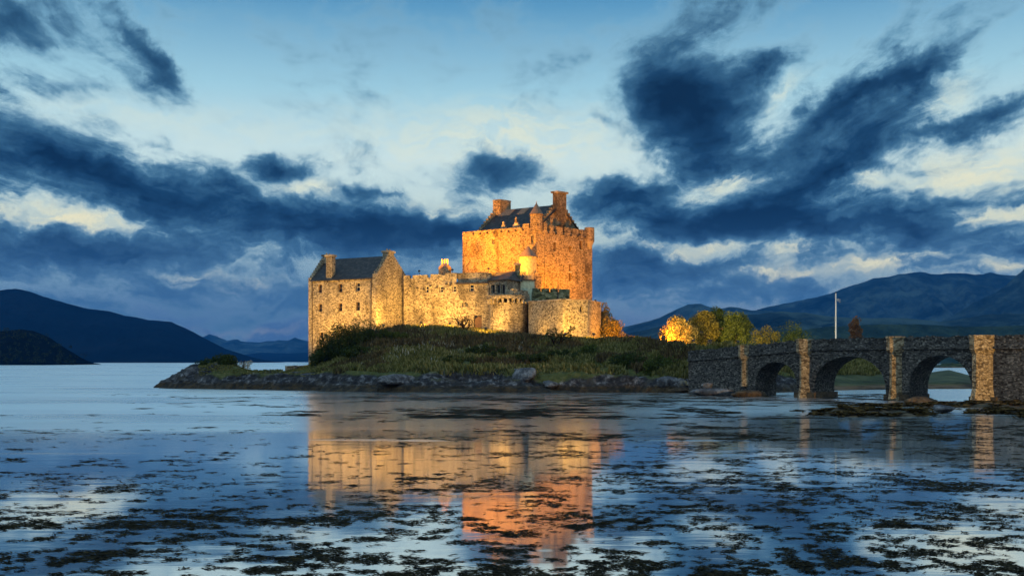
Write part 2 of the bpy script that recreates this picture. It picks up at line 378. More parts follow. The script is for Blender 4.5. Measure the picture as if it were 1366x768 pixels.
class MB:
    def __init__(s): s.v = []; s.f = []
    def quad(s, *pts):
        k = len(s.v); s.v += [tuple(p) for p in pts]; s.f.append(tuple(range(k, k+len(pts)))); return s
    def prism(s, poly, z0, z1, top_off=None, cap=True):
        """upright prism on a plan polygon (counter-clockwise from above); z may be per-vertex lists"""
        n = len(poly); k = len(s.v)
        za = z0 if isinstance(z0, (list, tuple)) else [z0]*n
        zb = z1 if isinstance(z1, (list, tuple)) else [z1]*n
        tp = top_off or poly
        s.v += [(p[0], p[1], z) for p, z in zip(poly, za)] + [(p[0], p[1], z) for p, z in zip(tp, zb)]
        for i in range(n):
            j = (i+1) % n; s.f.append((k+i, k+j, k+n+j, k+n+i))
        if cap: s.f.append(tuple(k+n+i for i in range(n))); s.f.append(tuple(k+i for i in reversed(range(n))))
        return s
    def obox(s, o, dx, dy, sx, sy, z0, z1):
        """box from corner o along plan directions dx, dy"""
        o = Vector((o[0], o[1])); a = Vector(dx[:2])*sx; b = Vector(dy[:2])*sy
        pts = [o, o+a, o+a+b, o+b]
        if a.x*b.y-a.y*b.x < 0: pts.reverse()
        return s.prism(pts, z0, z1)
    def ring(s, c, r, z0, z1, n=16, r1=None, cap=True, ph=0):
        p = [(c[0]+r*math.cos(ph+2*math.pi*i/n), c[1]+r*math.sin(ph+2*math.pi*i/n)) for i in range(n)]
        r1 = r if r1 is None else r1
        q = [(c[0]+r1*math.cos(ph+2*math.pi*i/n), c[1]+r1*math.sin(ph+2*math.pi*i/n)) for i in range(n)]
        return s.prism(p, z0, z1, q, cap)
    def slab(s, outline, p0, d, n, thick, off=0.0):
        """outline in (s, z) on the wall plane from p0 along d, extruded inwards (against n)"""
        k = len(s.v); m = len(outline); d = Vector(d[:2]); nn = Vector(n[:2]); p0 = Vector(p0[:2])
        for o in (off, off-thick):
            for a, z in outline:
                q = p0 + d*a + nn*o; s.v.append((q.x, q.y, z))
        for i in range(m):
            j = (i+1) % m; s.f.append((k+i, k+m+i, k+m+j, k+j))
        s.f.append(tuple(k+i for i in range(m))); s.f.append(tuple(k+m+i for i in reversed(range(m))))
        return s
    def tube(s, pts, radii, n=6):
        k0 = len(s.v); pts = [Vector(p) for p in pts]
        for i, p in enumerate(pts):
            d = (pts[min(i+1, len(pts)-1)]-pts[max(i-1, 0)]).normalized()
            u = d.orthogonal().normalized(); w = d.cross(u); r = radii[i]
            for j in range(n):
                a = 2*math.pi*j/n; q = p+u*(r*math.cos(a))+w*(r*math.sin(a)); s.v.append(tuple(q))
        for i in range(len(pts)-1):
            for j in range(n):
                a, b = k0+i*n+j, k0+i*n+(j+1) % n
                s.f.append((a, b, b+n, a+n))
        s.f.append(tuple(k0+j for j in reversed(range(n)))); s.f.append(tuple(k0+(len(pts)-1)*n+j for j in range(n)))
        return s
    def build(s, name, mat, parent=None, smooth=False):
        me = bpy.data.meshes.new(name); org = parent_loc(parent)
        me.from_pydata([(v[0]-org[0], v[1]-org[1], v[2]-org[2]) for v in s.v], [], s.f)
        return link(name, me, mat, parent, smooth)
def parent_loc(p):
    o = Vector((0, 0, 0))
    while p is not None: o += p.location; p = p.parent
    return o
def link(name, me, mat, parent=None, smooth=False):
    me.materials.append(M[mat] if isinstance(mat, str) else mat)
    if smooth: me.polygons.foreach_set('use_smooth', [True]*len(me.polygons))
    me.update()
    o = bpy.data.objects.new(name, me); C.objects.link(o); o.parent = parent
    return o
def np_mesh(name, verts, faces, mat, parent=None, smooth=False, org=(0, 0, 0)):
    """verts (N,3); faces (M,k) with the same k"""
    me = bpy.data.meshes.new(name); verts = np.asarray(verts, np.float32) - np.asarray(org, np.float32); faces = np.asarray(faces, np.int32)
    k = faces.shape[1]
    me.vertices.add(len(verts)); me.vertices.foreach_set('co', verts.ravel())
    me.loops.add(faces.size); me.loops.foreach_set('vertex_index', faces.ravel())
    me.polygons.add(len(faces)); me.polygons.foreach_set('loop_start', np.arange(0, faces.size, k, dtype=np.int32))
    me.update(calc_edges=True)
    return link(name, me, mat, parent, smooth)
def tag(o, label, cat, group=None, kind=None):
    if label: o['label'] = label
    if cat: o['category'] = cat
    if group: o['group'] = group
    if kind: o['kind'] = kind
    return o
def thing(name, loc, label, cat, group=None):
    o = bpy.data.objects.new(name, None); C.objects.link(o); o.location = loc; o.empty_display_size = .2
    return tag(o, label, cat, group)
def struct(o, kind='structure'): o['kind'] = kind; return o
def grid(nx, ny):
    i = np.arange(nx-1)[:, None]*ny + np.arange(ny-1)[None, :]
    return np.stack([i, i+ny, i+ny+1, i+1], -1).reshape(-1, 4)

# ------------------------------------------------------------------ water and hills
xs = np.concatenate([np.linspace(-9000, -300, 12), np.linspace(-200, 200, 9), np.linspace(300, 9000, 12)])
ys = np.concatenate([np.linspace(-300, 0, 3), np.linspace(40, 400, 8), np.linspace(800, 9600, 10)])
gx, gy = np.meshgrid(xs, ys, indexing='ij')
struct(np_mesh('water', np.stack([gx, gy, gx*0], -1).reshape(-1, 3), grid(len(xs), len(ys)), 'water'))

def hill(name, D, prof, mat, foot=.8, back=1.15, seed=1, rough=.06, ext=True, nu=420, nt=48, fine=0.0):
    px = np.array([p[0] for p in prof], float); py = np.array([p[1] for p in prof], float)
    u = np.linspace(px[0], px[-1], nu); h = np.maximum(zat(np.interp(u, px, py), D), 0.0)
    h = h + (fbm(u*.09, u*0+seed, 4, seed)-.5)*h*fine
    tt = np.concatenate([np.linspace(0, 1, nt), np.linspace(1.25, 2, 4)])
    U, T = np.meshgrid(u, tt, indexing='ij'); H = np.repeat(h[:, None], len(tt), 1)
    Dd = np.where(T <= 1, D*(foot+(1-foot)*T), D*(1+(back-1)*(T-1)))
    shape = np.where(T <= 1, T**1.15, np.cos((T-1)*math.pi/2))
    X = (U-CX)/F*D; n = (1-np.abs(2*fbm(X/(D*.03), T*2.2+seed, 6, seed)-1))-.72
    Z = H*shape + n*H*rough*11*np.sin(np.clip(T, 0, 1)*math.pi)*.35
    Z = np.where((T == 0) | (T == 2), -1.0, Z)
    Xw = X*(Dd/D*.35+.65)
    return struct(np_mesh(name, np.stack([Xw, Dd, Z], -1).reshape(-1, 3), grid(nu, len(tt)), mat, smooth=True))
hill('far_mountains', 8200, [(230, 466), (250, 458), (268, 451), (279, 446), (290, 449), (303, 455), (318, 452), (330, 455), (345, 457), (360, 455), (372, 453), (385, 454), (394, 450), (404, 453), (430, 455), (520, 462), (620, 459), (720, 464), (850, 462), (960, 470)], 'hill', .88, 1.08, 3, .05, fine=.16)
hill('low_far_hills', 6600, [(285, 482), (305, 477), (325, 473), (348, 470), (380, 471), (415, 470), (470, 475), (560, 481)], 'hill_dark', .92, 1.08, 5)
hill('west_mountain', 3600, [(-420, 400), (-260, 382), (-120, 396), (-50, 391), (0, 387), (20, 385), (38, 388), (60, 396), (90, 405), (120, 412), (146, 415), (166, 421), (182, 423), (198, 427), (228, 429), (248, 438), (268, 450), (292, 463), (312, 470), (336, 478), (356, 482)], 'hill_dark', .8, 1.15, 7, .05, fine=.02)
hill('north_mountain', 5600, [(980, 430), (1010, 413), (1030, 408), (1060, 402), (1090, 396), (1110, 391), (1130, 383), (1150, 377), (1165, 371), (1185, 370), (1200, 366), (1226, 363), (1250, 366), (1276, 364), (1300, 366), (1322, 364), (1346, 367), (1380, 366), (1460, 380), (1560, 400)], 'hill', .72, 1.12, 11, .09, fine=.02)
hill('east_mountain', 4000, [(1180, 452), (1230, 440), (1270, 421), (1292, 408), (1312, 398), (1332, 388), (1346, 378), (1356, 367), (1368, 357), (1400, 340), (1460, 330), (1600, 350)], 'hill', .75, 1.12, 13, .08, fine=.02)
hill('north_ridge', 4600, [(760, 470), (800, 447), (825, 438), (850, 432), (880, 424), (903, 412), (918, 406), (934, 405), (946, 409), (960, 412), (974, 409), (986, 410), (1002, 414), (1030, 414), (1070, 424), (1130, 440)], 'hill', .8, 1.12, 17, .08, fine=.02)
hill('near_ridge', 2600, [(770, 476), (830, 446), (862, 440), (890, 432), (930, 428), (970, 421), (1010, 419), (1040, 415), (1075, 417), (1105, 422), (1150, 424), (1190, 424), (1220, 425), (1255, 429), (1290, 424), (1320, 419), (1366, 418), (1460, 412), (1600, 420)], 'hill', .72, 1.12, 19, .1, fine=.02)
hill('pasture_slope', 1500, [(860, 468), (960, 448), (1040, 444), (1100, 436), (1160, 433), (1220, 432), (1290, 436), (1366, 434), (1500, 430), (1640, 434)], 'hill_green', .93, 1.1, 23, .08, fine=.03)
hl = hill('headland', 1080, [(-240, 446), (-90, 444), (0, 442), (28, 439), (44, 441), (56, 447), (66, 455), (76, 463), (86, 473), (94, 481), (101, 484)], 'hill_dark', .9, 1.12, 29, .03)

def leaf_cloud(rng, centers, radii, n, size, flat=.7, squash=(1, 1, 1)):
    """n small leaf quads through the clumps"""
    idx = rng.integers(0, len(centers), n)
    d = rng.normal(size=(n, 3)); d /= np.linalg.norm(d, axis=1)[:, None]
    rr = rng.uniform(.25, 1, n)**.5
    p = centers[idx] + d*(rr*radii[idx])[:, None]*np.array(squash)
    a = rng.normal(size=(n, 3)); a /= np.linalg.norm(a, axis=1)[:, None]
    b = np.cross(a, rng.normal(size=(n, 3))); b /= np.linalg.norm(b, axis=1)[:, None]
    s = size*rng.uniform(.55, 1.35, n)[:, None]
    q = np.stack([p-a*s, p-b*s*flat*.6, p+a*s, p+b*s*flat*.6], 1).reshape(-1, 3)
    f = np.arange(n*4).reshape(-1, 4)
    return q, f
# the wood on the headland: one far mass
rng = np.random.default_rng(5)
me = hl.data; hv = np.array([v.co for v in me.vertices])
sel = hv[(hv[:, 2] > 2)]
ctr = sel[rng.integers(0, len(sel), 900)] + rng.normal(size=(900, 3))*np.array([6, 8, 0]) + np.array([0, 0, .5])
q, f = leaf_cloud(rng, ctr, rng.uniform(1.6, 3.6, 900), 26000, .85)
struct(np_mesh('far_wood', q, f, 'wood'), 'stuff')

# ------------------------------------------------------------------ the island terrain
TB = np.array([  # u, shore D, rock-edge D, rock z, crest D, crest z, back D
    (192, 135, 136.5, -.6, 139, -.7, 142), (204, 133, 135, .0, 139, .0, 143), (214, 132, 134.5, .6, 139, .9, 144), (232, 130.5, 134, 1.0, 140, 1.7, 146), (250, 129.5, 134, 1.7, 140, 2.9, 147),
    (262, 129, 134, 1.9, 140, 3.3, 147), (275, 128, 133, 1.7, 140, 3.2, 147), (292, 127, 132, 1.3, 141, 3.4, 147), (312, 126, 131, 1.3, 141, 3.1, 147),
    (330, 125, 130, 1.3, 142, 2.4, 148), (346, 124, 130, 1.3, 142, 2.0, 149), (380, 122, 129, 1.5, 145, 1.95, 152), (400, 120, 127, 1.5, 148, 2.4, 158),
    (412, 119, 126, 1.5, 149, 2.9, 175), (440, 117.5, 124, 1.5, 149, 4.2, 185), (470, 116, 122, 1.6, 147, 5.9, 190), (500, 115, 121, 1.7, 146, 7.6, 190),
    (541, 114, 120, 1.7, 149, 8.5, 190), (600, 113, 119, 1.7, 148, 8.4, 190), (640, 112.5, 118.5, 1.7, 146, 8.1, 190), (700, 112, 118, 1.7, 140, 6.9, 190),
    (750, 112, 118, 1.7, 137, 6.5, 190), (805, 112, 118, 1.75, 136, 6.3, 190), (850, 112, 117, 1.75, 132, 6.1, 195), (890, 111.5, 115, 1.8, 124, 5.7, 200),
    (918, 111.5, 114, 2.0, 117, 4.95, 205), (930, 111.5, 114.5, 2.0, 119, 5.0, 205), (950, 112, 116, 1.6, 124, 5.2, 205), (1000, 113, 118, 1.5, 136, 5.3, 205), (1050, 115, 121, 1.2, 142, 4.2, 215),
    (1090, 120, 126, .9, 150, 4.4, 230), (1130, 123, 129, .7, 152, 4.6, 230), (1175, 125, 131, .6, 156, 4.3, 230), (1200, 126, 132, .5, 160, 2.6, 230), (1218, 127, 133, .5, 168, 1.0, 260), (1245, 128, 134, .5, 185, 1.2, 230), (1265, 128, 134, .5, 190, 1.7, 230), (1300, 129, 135, .5, 170, .5, 205),
    (1360, 130, 136, .5, 175, .8, 240), (1480, 131, 137, .5, 175, .8, 240)])
def terrain_z(u, Y, detail=True):
    u = np.asarray(u, float); Y = np.asarray(Y, float)
    Ds, Dr, zr, Dc, zc, Db = (np.interp(u, TB[:, 0], TB[:, k]) for k in range(1, 7))
    X = (u-CX)/F*Y
    if detail:
        wob = (fbm(X*.16, Y*0+3.3, 4, 2)-.5)*3.2
        Ds = Ds+wob; Dr = Dr+wob*.6
    a = np.clip((Y-Ds)/(Dr-Ds), -1, 1); b = np.clip((Y-Dr)/(Dc-Dr), 0, 1)
    z = np.where(a < 0, a*1.2, -0.05+(zr+.05)*np.clip(a, 0, 1)**.75)
    z = z + (zc-zr)*(b*b*(3-2*b)*.35+b*.65)
    g = np.clip((Y-(Db-8))/8, 0, 1); z = np.where(g > 0, z*(1-g*g)-1.2*g*g, z)
    if detail:
        band = np.clip(1.25-np.abs(a-.75), 0, 1)*(1-np.clip(b*5, 0, 1)*.85)*np.clip(zr+.3, 0, 1)
        rid = 1-np.abs(2*fbm(X*.10+Y*.08, Y*.30, 5, 9)-1)
        z = z + band*((rid-.68)*3.8 + (fbm(X*.5, Y*.9, 4, 4)-.5)*.5)*np.where(u < 1060, 1, .3)*np.where(a > 0, 1, .35)
        rock = np.clip(a*3, 0, 1)*(1-np.clip(b*6, 0, 1))*np.where(u < 1060, 1, 0); rock = np.maximum(rock, np.where(u < 285, np.clip(a*3, 0, 1)*.9, 0))
        st = .42; fr = (z+.25*fbm(X*.2, Y*.2, 3, 21))/st; k_ = np.floor(fr); q_ = fr-k_; led = (k_+np.clip((q_-.6)/.4, 0, 1)**1.2)*st-.25*fbm(X*.2, Y*.2, 3, 21)
        z = z + (led-z)*rock*.75
        z = z + np.where(u < 290, (fbm(X*.5, Y*.5, 5, 25)-.45)*1.3*np.clip(b*4, 0, 1)*np.clip(zc, 0, 1), 0)
        z = z + (fbm(X*.25, Y*.25, 4, 8)-.5)*np.clip(b*3, 0, 1)*np.clip((Dc-Y)/6+1, 0, 1)*.7*np.clip(zc/4, .15, 1)
    return z
uu = np.concatenate([np.arange(192, 1080, 1.15), np.arange(1080, 1480, 3.0)])
tt = np.concatenate([np.linspace(-.22, 0, 5), np.linspace(0, 1, 48)[1:], np.linspace(1, 2, 74)[1:], np.linspace(2, 3, 18)[1:]])
Uu, Tt = np.meshgrid(uu, tt, indexing='ij')
Ds, Dr, zr, Dc, zc, Db = (np.interp(Uu, TB[:, 0], TB[:, k]) for k in range(1, 7))
Yy = np.where(Tt < 1, Ds+(Dr-Ds)*Tt, np.where(Tt < 2, Dr+(Dc-Dr)*(Tt-1), Dc+(Db+3-Dc)*(Tt-2)))
Yy = np.where(Tt < 0, Ds+Tt*16, Yy)
Zz = terrain_z(Uu, Yy); Xx = (Uu-CX)/F*Yy
split = np.searchsorted(uu, 1090)
def sub(i0, i1, name, mat):
    P = np.stack([Xx[i0:i1], Yy[i0:i1], Zz[i0:i1]], -1)
    return struct(np_mesh(name, P.reshape(-1, 3), grid(i1-i0, len(tt)), mat, smooth=True))
sub(0, split, 'island', 'ground'); sub(split-1, len(uu), 'shore_field', 'field')
def gz(p): return float(terrain_z(CX+F*p[0]/p[1], p[1]))

# right-hand mudbank, low skerries and the spit beyond the bridge
def bank_z(u, D, u0, u1, D0, D1, h, seed):
    X = (u-CX)/F*D; eu = (u-u0)/(u1-u0); ed = (D-D0)/(D1-D0)
    env = np.clip(eu*3.2, 0, 1)*np.sin(np.clip(ed, 0, 1)*math.pi)**.6
    big = fbm(X*.13, D*.2, 4, seed+3); fine = fbm(X*.8, D*.8, 5, seed)
    return h*(env*2.6*(big-.30) + .9*(fine-.5)*env) - .16 - .5*(1-env)
def bank(name, u0, u1, D0, D1, h, seed, mat, nu=300, nd=110):
    u = np.linspace(u0, u1, nu); d = np.linspace(D0, D1, nd); U, D = np.meshgrid(u, d, indexing='ij')
    Z = bank_z(U, D, u0, u1, D0, D1, h, seed)
    return struct(np_mesh(name, np.stack([(U-CX)/F*D, D, Z], -1).reshape(-1, 3), grid(nu, nd), mat, smooth=True))
MUD = (950, 1500, 59, 86, .56, 31)
bank('mudbank', *MUD, 'mud')
bank('spit', 1150, 1500, 560, 600, 2.2, 37, 'field')

# ------------------------------------------------------------------ walls with openings
def wframe(p0, p1):
    d = (Vector(p1[:2])-Vector(p0[:2])); L = d.length; d /= L
    return d, Vector((d.y, -d.x)), L
def on_wall(p0, p1, px, py):
    """where the photo's pixel falls on the wall plane p0-p1: distance along it and height"""
    d, n, L = wframe(p0, p1); k = (px-CX)/F
    s = (k*p0[1]-p0[0])/(d.x-k*d.y)
    D = p0[1]+d.y*s
    return s, zat(py, D)
def wall(mb, p0, p1, z0, z1, ops=(), depth=.35):
    d, n, L = wframe(p0, p1); p0 = Vector(p0[:2])
    S_ = sorted({0, L, *[o[0] for o in ops], *[o[1] for o in ops]}); Z_ = sorted({z0, z1, *[o[2] for o in ops], *[o[3] for o in ops]})
    pt = lambda s, z, o=0: (p0.x+d.x*s+n.x*o, p0.y+d.y*s+n.y*o, z)
    for a, b in zip(S_, S_[1:]):
        for c, e in zip(Z_, Z_[1:]):
            m = ((a+b)/2, (c+e)/2)
            if any(o[0] < m[0] < o[1] and o[2] < m[1] < o[3] for o in ops): continue
            mb.quad(pt(a, c), pt(b, c), pt(b, e), pt(a, e))
    for a, b, c, e in ops:
        mb.quad(pt(a, c), pt(a, c, -depth), pt(b, c, -depth), pt(b, c)); mb.quad(pt(a, e), pt(b, e), pt(b, e, -depth), pt(a, e, -depth))
        mb.quad(pt(a, c), pt(a, e), pt(a, e, -depth), pt(a, c, -depth)); mb.quad(pt(b, c), pt(b, c, -depth), pt(b, e, -depth), pt(b, e))
def op(p0, p1, px, py, w, h):
    s, z = on_wall(p0, p1, px, py); return (s-w/2, s+w/2, z-h/2, z+h/2)
def window(p0, p1, o, parent, depth=.35, bars=1, fmat='frame', lintel=True):
    d, n, L = wframe(p0, p1); p0 = Vector(p0[:2]); a, b, c, e = o; q = p0-n*(depth-.06)
    mb = MB(); w = .07
    mb.slab([(a, c), (b, c), (b, c+w), (a, c+w)], q, d, n, .06); mb.slab([(a, e-w), (b, e-w), (b, e), (a, e)], q, d, n, .06)
    mb.slab([(a, c+w), (a+w, c+w), (a+w, e-w), (a, e-w)], q, d, n, .06); mb.slab([(b-w, c+w), (b, c+w), (b, e-w), (b-w, e-w)], q, d, n, .06)
    if bars:
        mid = (c+e)/2; mb.slab([(a+w, mid-.03), (b-w, mid-.03), (b-w, mid+.03), (a+w, mid+.03)], q, d, n, .05)
    wd = mb.build('window', fmat, parent)
    MB().slab([(a-.01, c-.01), (b+.01, c-.01), (b+.01, e+.01), (a-.01, e+.01)], q-n*.075, d, n, .03).build('pane', 'glass', wd)
    if lintel:
        m2 = MB(); m2.slab([(a-.14, e+.003), (b+.14, e+.003), (b+.14, e+.25), (a-.14, e+.25)], p0, d, n, .2, .02)
        m2.build('lintel', 'dressed', wd)
        m3 = MB(); m3.slab([(a-.12, c-.16), (b+.12, c-.16), (b+.12, c-.003), (a-.12, c-.003)], p0, d, n, .2, .05); m3.build('sill', 'dressed', wd)
    return wd
def crow(L, z0, z1, zap, steps=8, cap=.9, zb=None):
    """stepped gable outline over a wall of length L, in (s, z)"""
    out = [(0, z0)]; h = (L-cap)/2
    up = []
    for i in range(steps):
        s0, s1 = h*i/steps, h*(i+1)/steps; zz = z0+(zap-z0)*(i+1)/steps + .05
        up += [(s0, zz), (s1, zz)]
    out = up
    dn = []
    for i in range(steps):
        s0, s1 = L-h*i/steps, L-h*(i+1)/steps; zz = z1+(zap-z1)*(i+1)/steps + .05
        dn += [(s0, zz), (s1, zz)]
    return [(0, z0 if zb is None else zb)] + up + list(reversed(dn)) + [(L, z1 if zb is None else zb)]
def chimney(name, parent, c, d, n, sx, sy, z0, z1, mat, pots=2, cap=.16, pot=True):
    """c = centre; sx along d, sy along n"""
    c = Vector(c[:2]); d = Vector(d[:2]); n = Vector(n[:2])
    mb = MB(); mb.obox(c-d*sx/2-n*sy/2, d, n, sx, sy, z0, z1-.3)
    ch = mb.build(name, mat, parent)
    MB().obox(c-d*(sx/2+cap)-n*(sy/2+cap), d, n, sx+2*cap, sy+2*cap, z1-.3, z1).build('chimney_cap', 'dressed', ch)
    if pot:
        for i in range(pots):
            ax, ln = (n, sy) if sy > sx else (d, sx)
            q = c+ax*ln*((i+.5)/pots-.5)
            MB().ring(q, .15, z1, z1+.32, 8, .12).build('chimney_pot', 'pot', ch)
    return ch
def roof2(p0, d, n, L, Wd, ze0, zr, over=.25, thick=.16):
    """gabled roof over a plan rectangle: p0 near-left corner, d along, -n across"""
    mb = MB(); p0 = Vector(p0[:2]); mid = p0-n*Wd/2
    a, b = p0+n*over, p0+d*L+n*over; r0, r1 = mid, mid+d*L
    k = over*(zr-ze0)/(Wd/2); c, e = p0-n*(Wd+over), p0+d*L-n*(Wd+over)
    def both(q, z): return (q.x, q.y, z)
    for (u0, u1) in ((a, b), (e, c)):
        rr0, rr1 = (r0, r1) if u0 is a else (r1, r0)
        top = [both(u0, ze0-k+thick), both(u1, ze0-k+thick), both(rr1, zr+thick), both(rr0, zr+thick)]
        bot = [(x, y, z-thick) for x, y, z in top]
        mb.quad(*top); mb.quad(*reversed(bot)); mb.quad(bot[0], bot[1], top[1], top[0]); mb.quad(bot[1], bot[2], top[2], top[1]); mb.quad(bot[3], bot[0], top[0], top[3])
    return mb

# ------------------------------------------------------------------ west house of the castle
hA = Vector((-32.6, 156.0)); hB = Vector((-20.9, 150.0))
d, n, L = wframe(hA, hB); WD = 8.15; hC = hB-n*WD; hD = hA-n*WD; g = -n
ZE, ZR = 16.5, 20.1
H = thing('castle_house', (hA.x, hA.y, 2.0), 'tall slate roofed stone house at the water end of the floodlit castle', 'house', 'castle buildings')
o_front = [op(hA, hB, x, y, .75, h) for x, y, h in ((427, 385, 1.3), (454, 384, 1.3), (477.5, 382.5, 1.3), (427, 410.5, 1.25), (454, 409.5, 1.25), (477.5, 408.5, 1.35), (428.5, 447, .95))]
o_gab = [op(hB, hC, 536, 398, .3, .95)]
mb = MB(); wall(mb, hA, hB, 1.0, ZE, o_front); wall(mb, hB, hC, 1.0, ZE, o_gab); wall(mb, hC, hD, 1.0, ZE); wall(mb, hD, hA, 1.0, ZE)
mb.slab(crow(WD, ZE+.15, ZE+.9, ZR+.3, 9, zb=ZE), hB, g, Vector((g.y, -g.x)), .7)
mb.slab(crow(WD, ZE, ZE, ZR+.3, 9), hD, -g, Vector((-g.y, g.x)), .6)
mb.build('wall', 'house', H)
for i, o in enumerate(o_front): window(hA, hB, o, H, fmat='door' if i != 2 else 'frame')
window(hB, hC, o_gab[0], H, bars=0)
rf = roof2(hA+d*.6, d, n, L-1.3, WD, ZE+.05, ZR).build('roof', 'slate', H)
chimney('chimney', rf, hA+d*.75-n*WD/2, d, n, 1.0, 1.5, ZR-1.5, zat(340, 159), 'house')
chimney('chimney', rf, hA+d*4.1-n*.45, d, n, 1.15, .9, ZE-.2, zat(339.5, 154), 'house', pots=1, pot=False)
chimney('chimney', rf, hB+g*(WD/2)-d*.55, d, n, 1.15, 1.5, ZR-2.2, zat(334, 153), 'house')
q = hA+d*(on_wall(hA, hB, 417, 400)[0])+n*.1
MB().tube([(q.x, q.y, 2.5), (q.x, q.y, ZE-.1)], [.06, .06]).build('downpipe', 'pipe', H)
q = hA+d*(on_wall(hA, hB, 495.5, 400)[0])+n*.1
MB().tube([(q.x, q.y, 8), (q.x, q.y, ZE-.1)], [.07, .07]).build('downpipe', 'pipe', H)

# ------------------------------------------------------------------ low garden wall left of the house
a = at(383, 147); b = at(411, 150)
dd, nn, LL = wframe(a, b); gw = thing('garden_wall', (a.x, a.y, 1.5), 'low lit stone wall running out from the seaward corner of the house', 'wall')
mb = MB(); mb.obox(a.xy, dd, -nn, LL, .5, .8, zat(488.8, 147)); mb.build('wall', 'house', gw)
mb = MB()
for i in range(6): mb.obox(a.xy+dd*(i*LL/6+.02)+nn*.06, dd, -nn, LL/6-.04, .62, zat(488.8, 147), zat(488.8, 147)+.12+.03*(i % 3))
mb.build('coping', 'dressed', gw)

# ------------------------------------------------------------------ curtain range
cA = Vector((-17.3, 155.6)); cB = at(652, 150.4).xy
d2, n2, L2 = wframe(cA, cB); ZC = 17.3
K = thing('curtain_range', (cA.x, cA.y, 8.0), 'long battlemented stone range with small pale windows between the gabled house and the round tower', 'castle wall', 'castle buildings')
o_c = [op(cA, cB, x, y, w, h) for x, y, w, h in ((569.5, 386, .6, 1.05), (589, 386, .6, .95), (606, 385.5, .6, .95), (629, 384, .72, 1.1), (616, 406.5, .35, .9), (635, 406, .3, .8), (622, 406, .3, .7))]
o_d = [op(cA, cB, 637.5, 433.5, 1.3, 2.9)]
s0 = on_wall(cA, cB, 609, 378)[0]; zl = zat(378.5, 151)
cM = cA+d2*s0
o1 = [o for o in o_c if o[1] < s0]; sh = lambda o: (o[0]-s0, o[1]-s0, o[2], o[3])
mb = MB(); wall(mb, cA, cM, 5, ZC-.75, o1, .4)
o2 = [sh(o) for o in o_c+o_d if o[0] > s0]
wall(mb, cM, cB, 5, zl, o2, .4)
back = 7.0
mb.obox(cM-n2*.55, d2, -n2, L2-s0, back-.6, zl-.3, ZC+.15)                       # set-back upper storey
mb.obox(cA-n2*.9, d2, -n2, s0, back-.9, ZC-3, ZC-1.2)
# battlements of the left stretch
seg = [(0, 1.0, .5), (1.0, 1.6, .0), (1.6, 4.1, .5), (4.1, 4.75, .05), (4.75, 6.6, .55), (6.6, 7.3, .35), (7.3, s0, .65)]
for a_, b_, hh in seg: mb.obox(cA+d2*a_+n2*.01, d2, -n2, b_-a_, .6, ZC-.75, ZC-.5+hh)
mb.build('wall', 'curtain', K)
for o in o_c[:4]: window(cA, cB, o, K, .3)
for o in o_c[4:]: window(cA, cB, o, K, .3, bars=0, lintel=False)
mb = MB(); mb.slab([(s0-.1, zl), (L2, zl), (L2, zl+.22), (s0-.1, zl+.22)], cA, d2, n2, .5, .18); mb.build('string_course', 'pipe', K)
o = o_d[0]; mb = MB(); mb.slab([(o[0]-.02, o[2]), (o[1]+.02, o[2]), (o[1]+.02, o[3]-.55), ((o[0]+o[1])/2, o[3]), (o[0]-.02, o[3]-.55)], cA-n2*.3, d2, n2, .1); mb.build('door', 'door', K)
def spout(s_, z_, p, d_, n_, par, w=.22):
    MB().slab([(s_, z_), (s_+w, z_), (s_+w, z_+w+.02), (s_, z_+w+.02)], p, d_, n_, .4, .3).build('water_spout', 'pipe', par)
for sp in (7.4, 8.2, 12.6): spout(sp, ZC-1.7, cA, d2, n2, K, .3)
for i in range(7): spout(1.2+i*1.15, ZC-1.9-(i % 3)*.25, cA, d2, n2, K)
# round chimney stack with pots behind the battlements
cc = at(593.5, 159.5).xy
ST = thing('chimney_stack', (cc.x, cc.y, ZC-2), 'round orange lit chimney stack with pale pots rising behind the battlements', 'chimney')
mb = MB(); mb.ring(cc, 1.05, ZC-2, zat(357.5, 159.5), 14); mb.build('drum', 'keep', ST, True)
mb = MB(); mb.ring(cc, 1.12, zat(357.5, 159.5), zat(353, 159.5), 14, .62); mb.build('shoulder', 'tile', ST)
for i in (-.42, 0, .42): MB().ring((cc.x+i, cc.y), .17, zat(353, 159.5), zat(345.5, 159.5), 8, .15).build('chimney_pot', 'pot', ST)

# ------------------------------------------------------------------ hall with the dark hipped roof
mA = cB+n2*.12; mB = at(676, 147.6).xy; mC = at(700, 153).xy; mD = at(662, 158).xy
ZM = zat(373.5, 148.5)
HB = thing('gate_hall', (mA.x, mA.y, 9), 'small hall with low dark hipped roof and three part window above the round tower', 'hall', 'castle buildings')
ow = [op(mA, mB, 645.5+9.5, 386, .001, .001)]
og = [op(mA, mB, x, 385.5, .8, 1.35) for x in (657.5, 664.5, 671)] + [op(mA, mB, x, 388, .22, 1.15) for x in (653.2,)]
mb = MB(); wall(mb, mA, mB, 8, ZM, og, .4); wall(mb, mB, mC, 8, ZM); wall(mb, mC, mD, 8, ZM); wall(mb, mD, mA, 8, ZM)
mb.build('wall', 'curtain', HB)
for o in og: window(mA, mB, o, HB, .35, bars=0, fmat='dressed', lintel=False)
ctr = (mA+mB+mC+mD)/4; ex = [p+(p-ctr)*.12 for p in (mA, mB, mC, mD)]
r0 = at(662, 153.5).xy; r1 = at(688, 151.5).xy; zr_ = zat(362.5, 152.5)
mb = MB(); e3 = [(p.x, p.y, ZM+.02) for p in ex]; t0, t1 = (r0.x, r0.y, zr_), (r1.x, r1.y, zr_)
mb.quad(e3[0], e3[1], t1, t0); mb.quad(e3[1], e3[2], t1); mb.quad(e3[2], e3[3], t0, t1); mb.quad(e3[3], e3[0], t0); mb.quad(*reversed(e3))
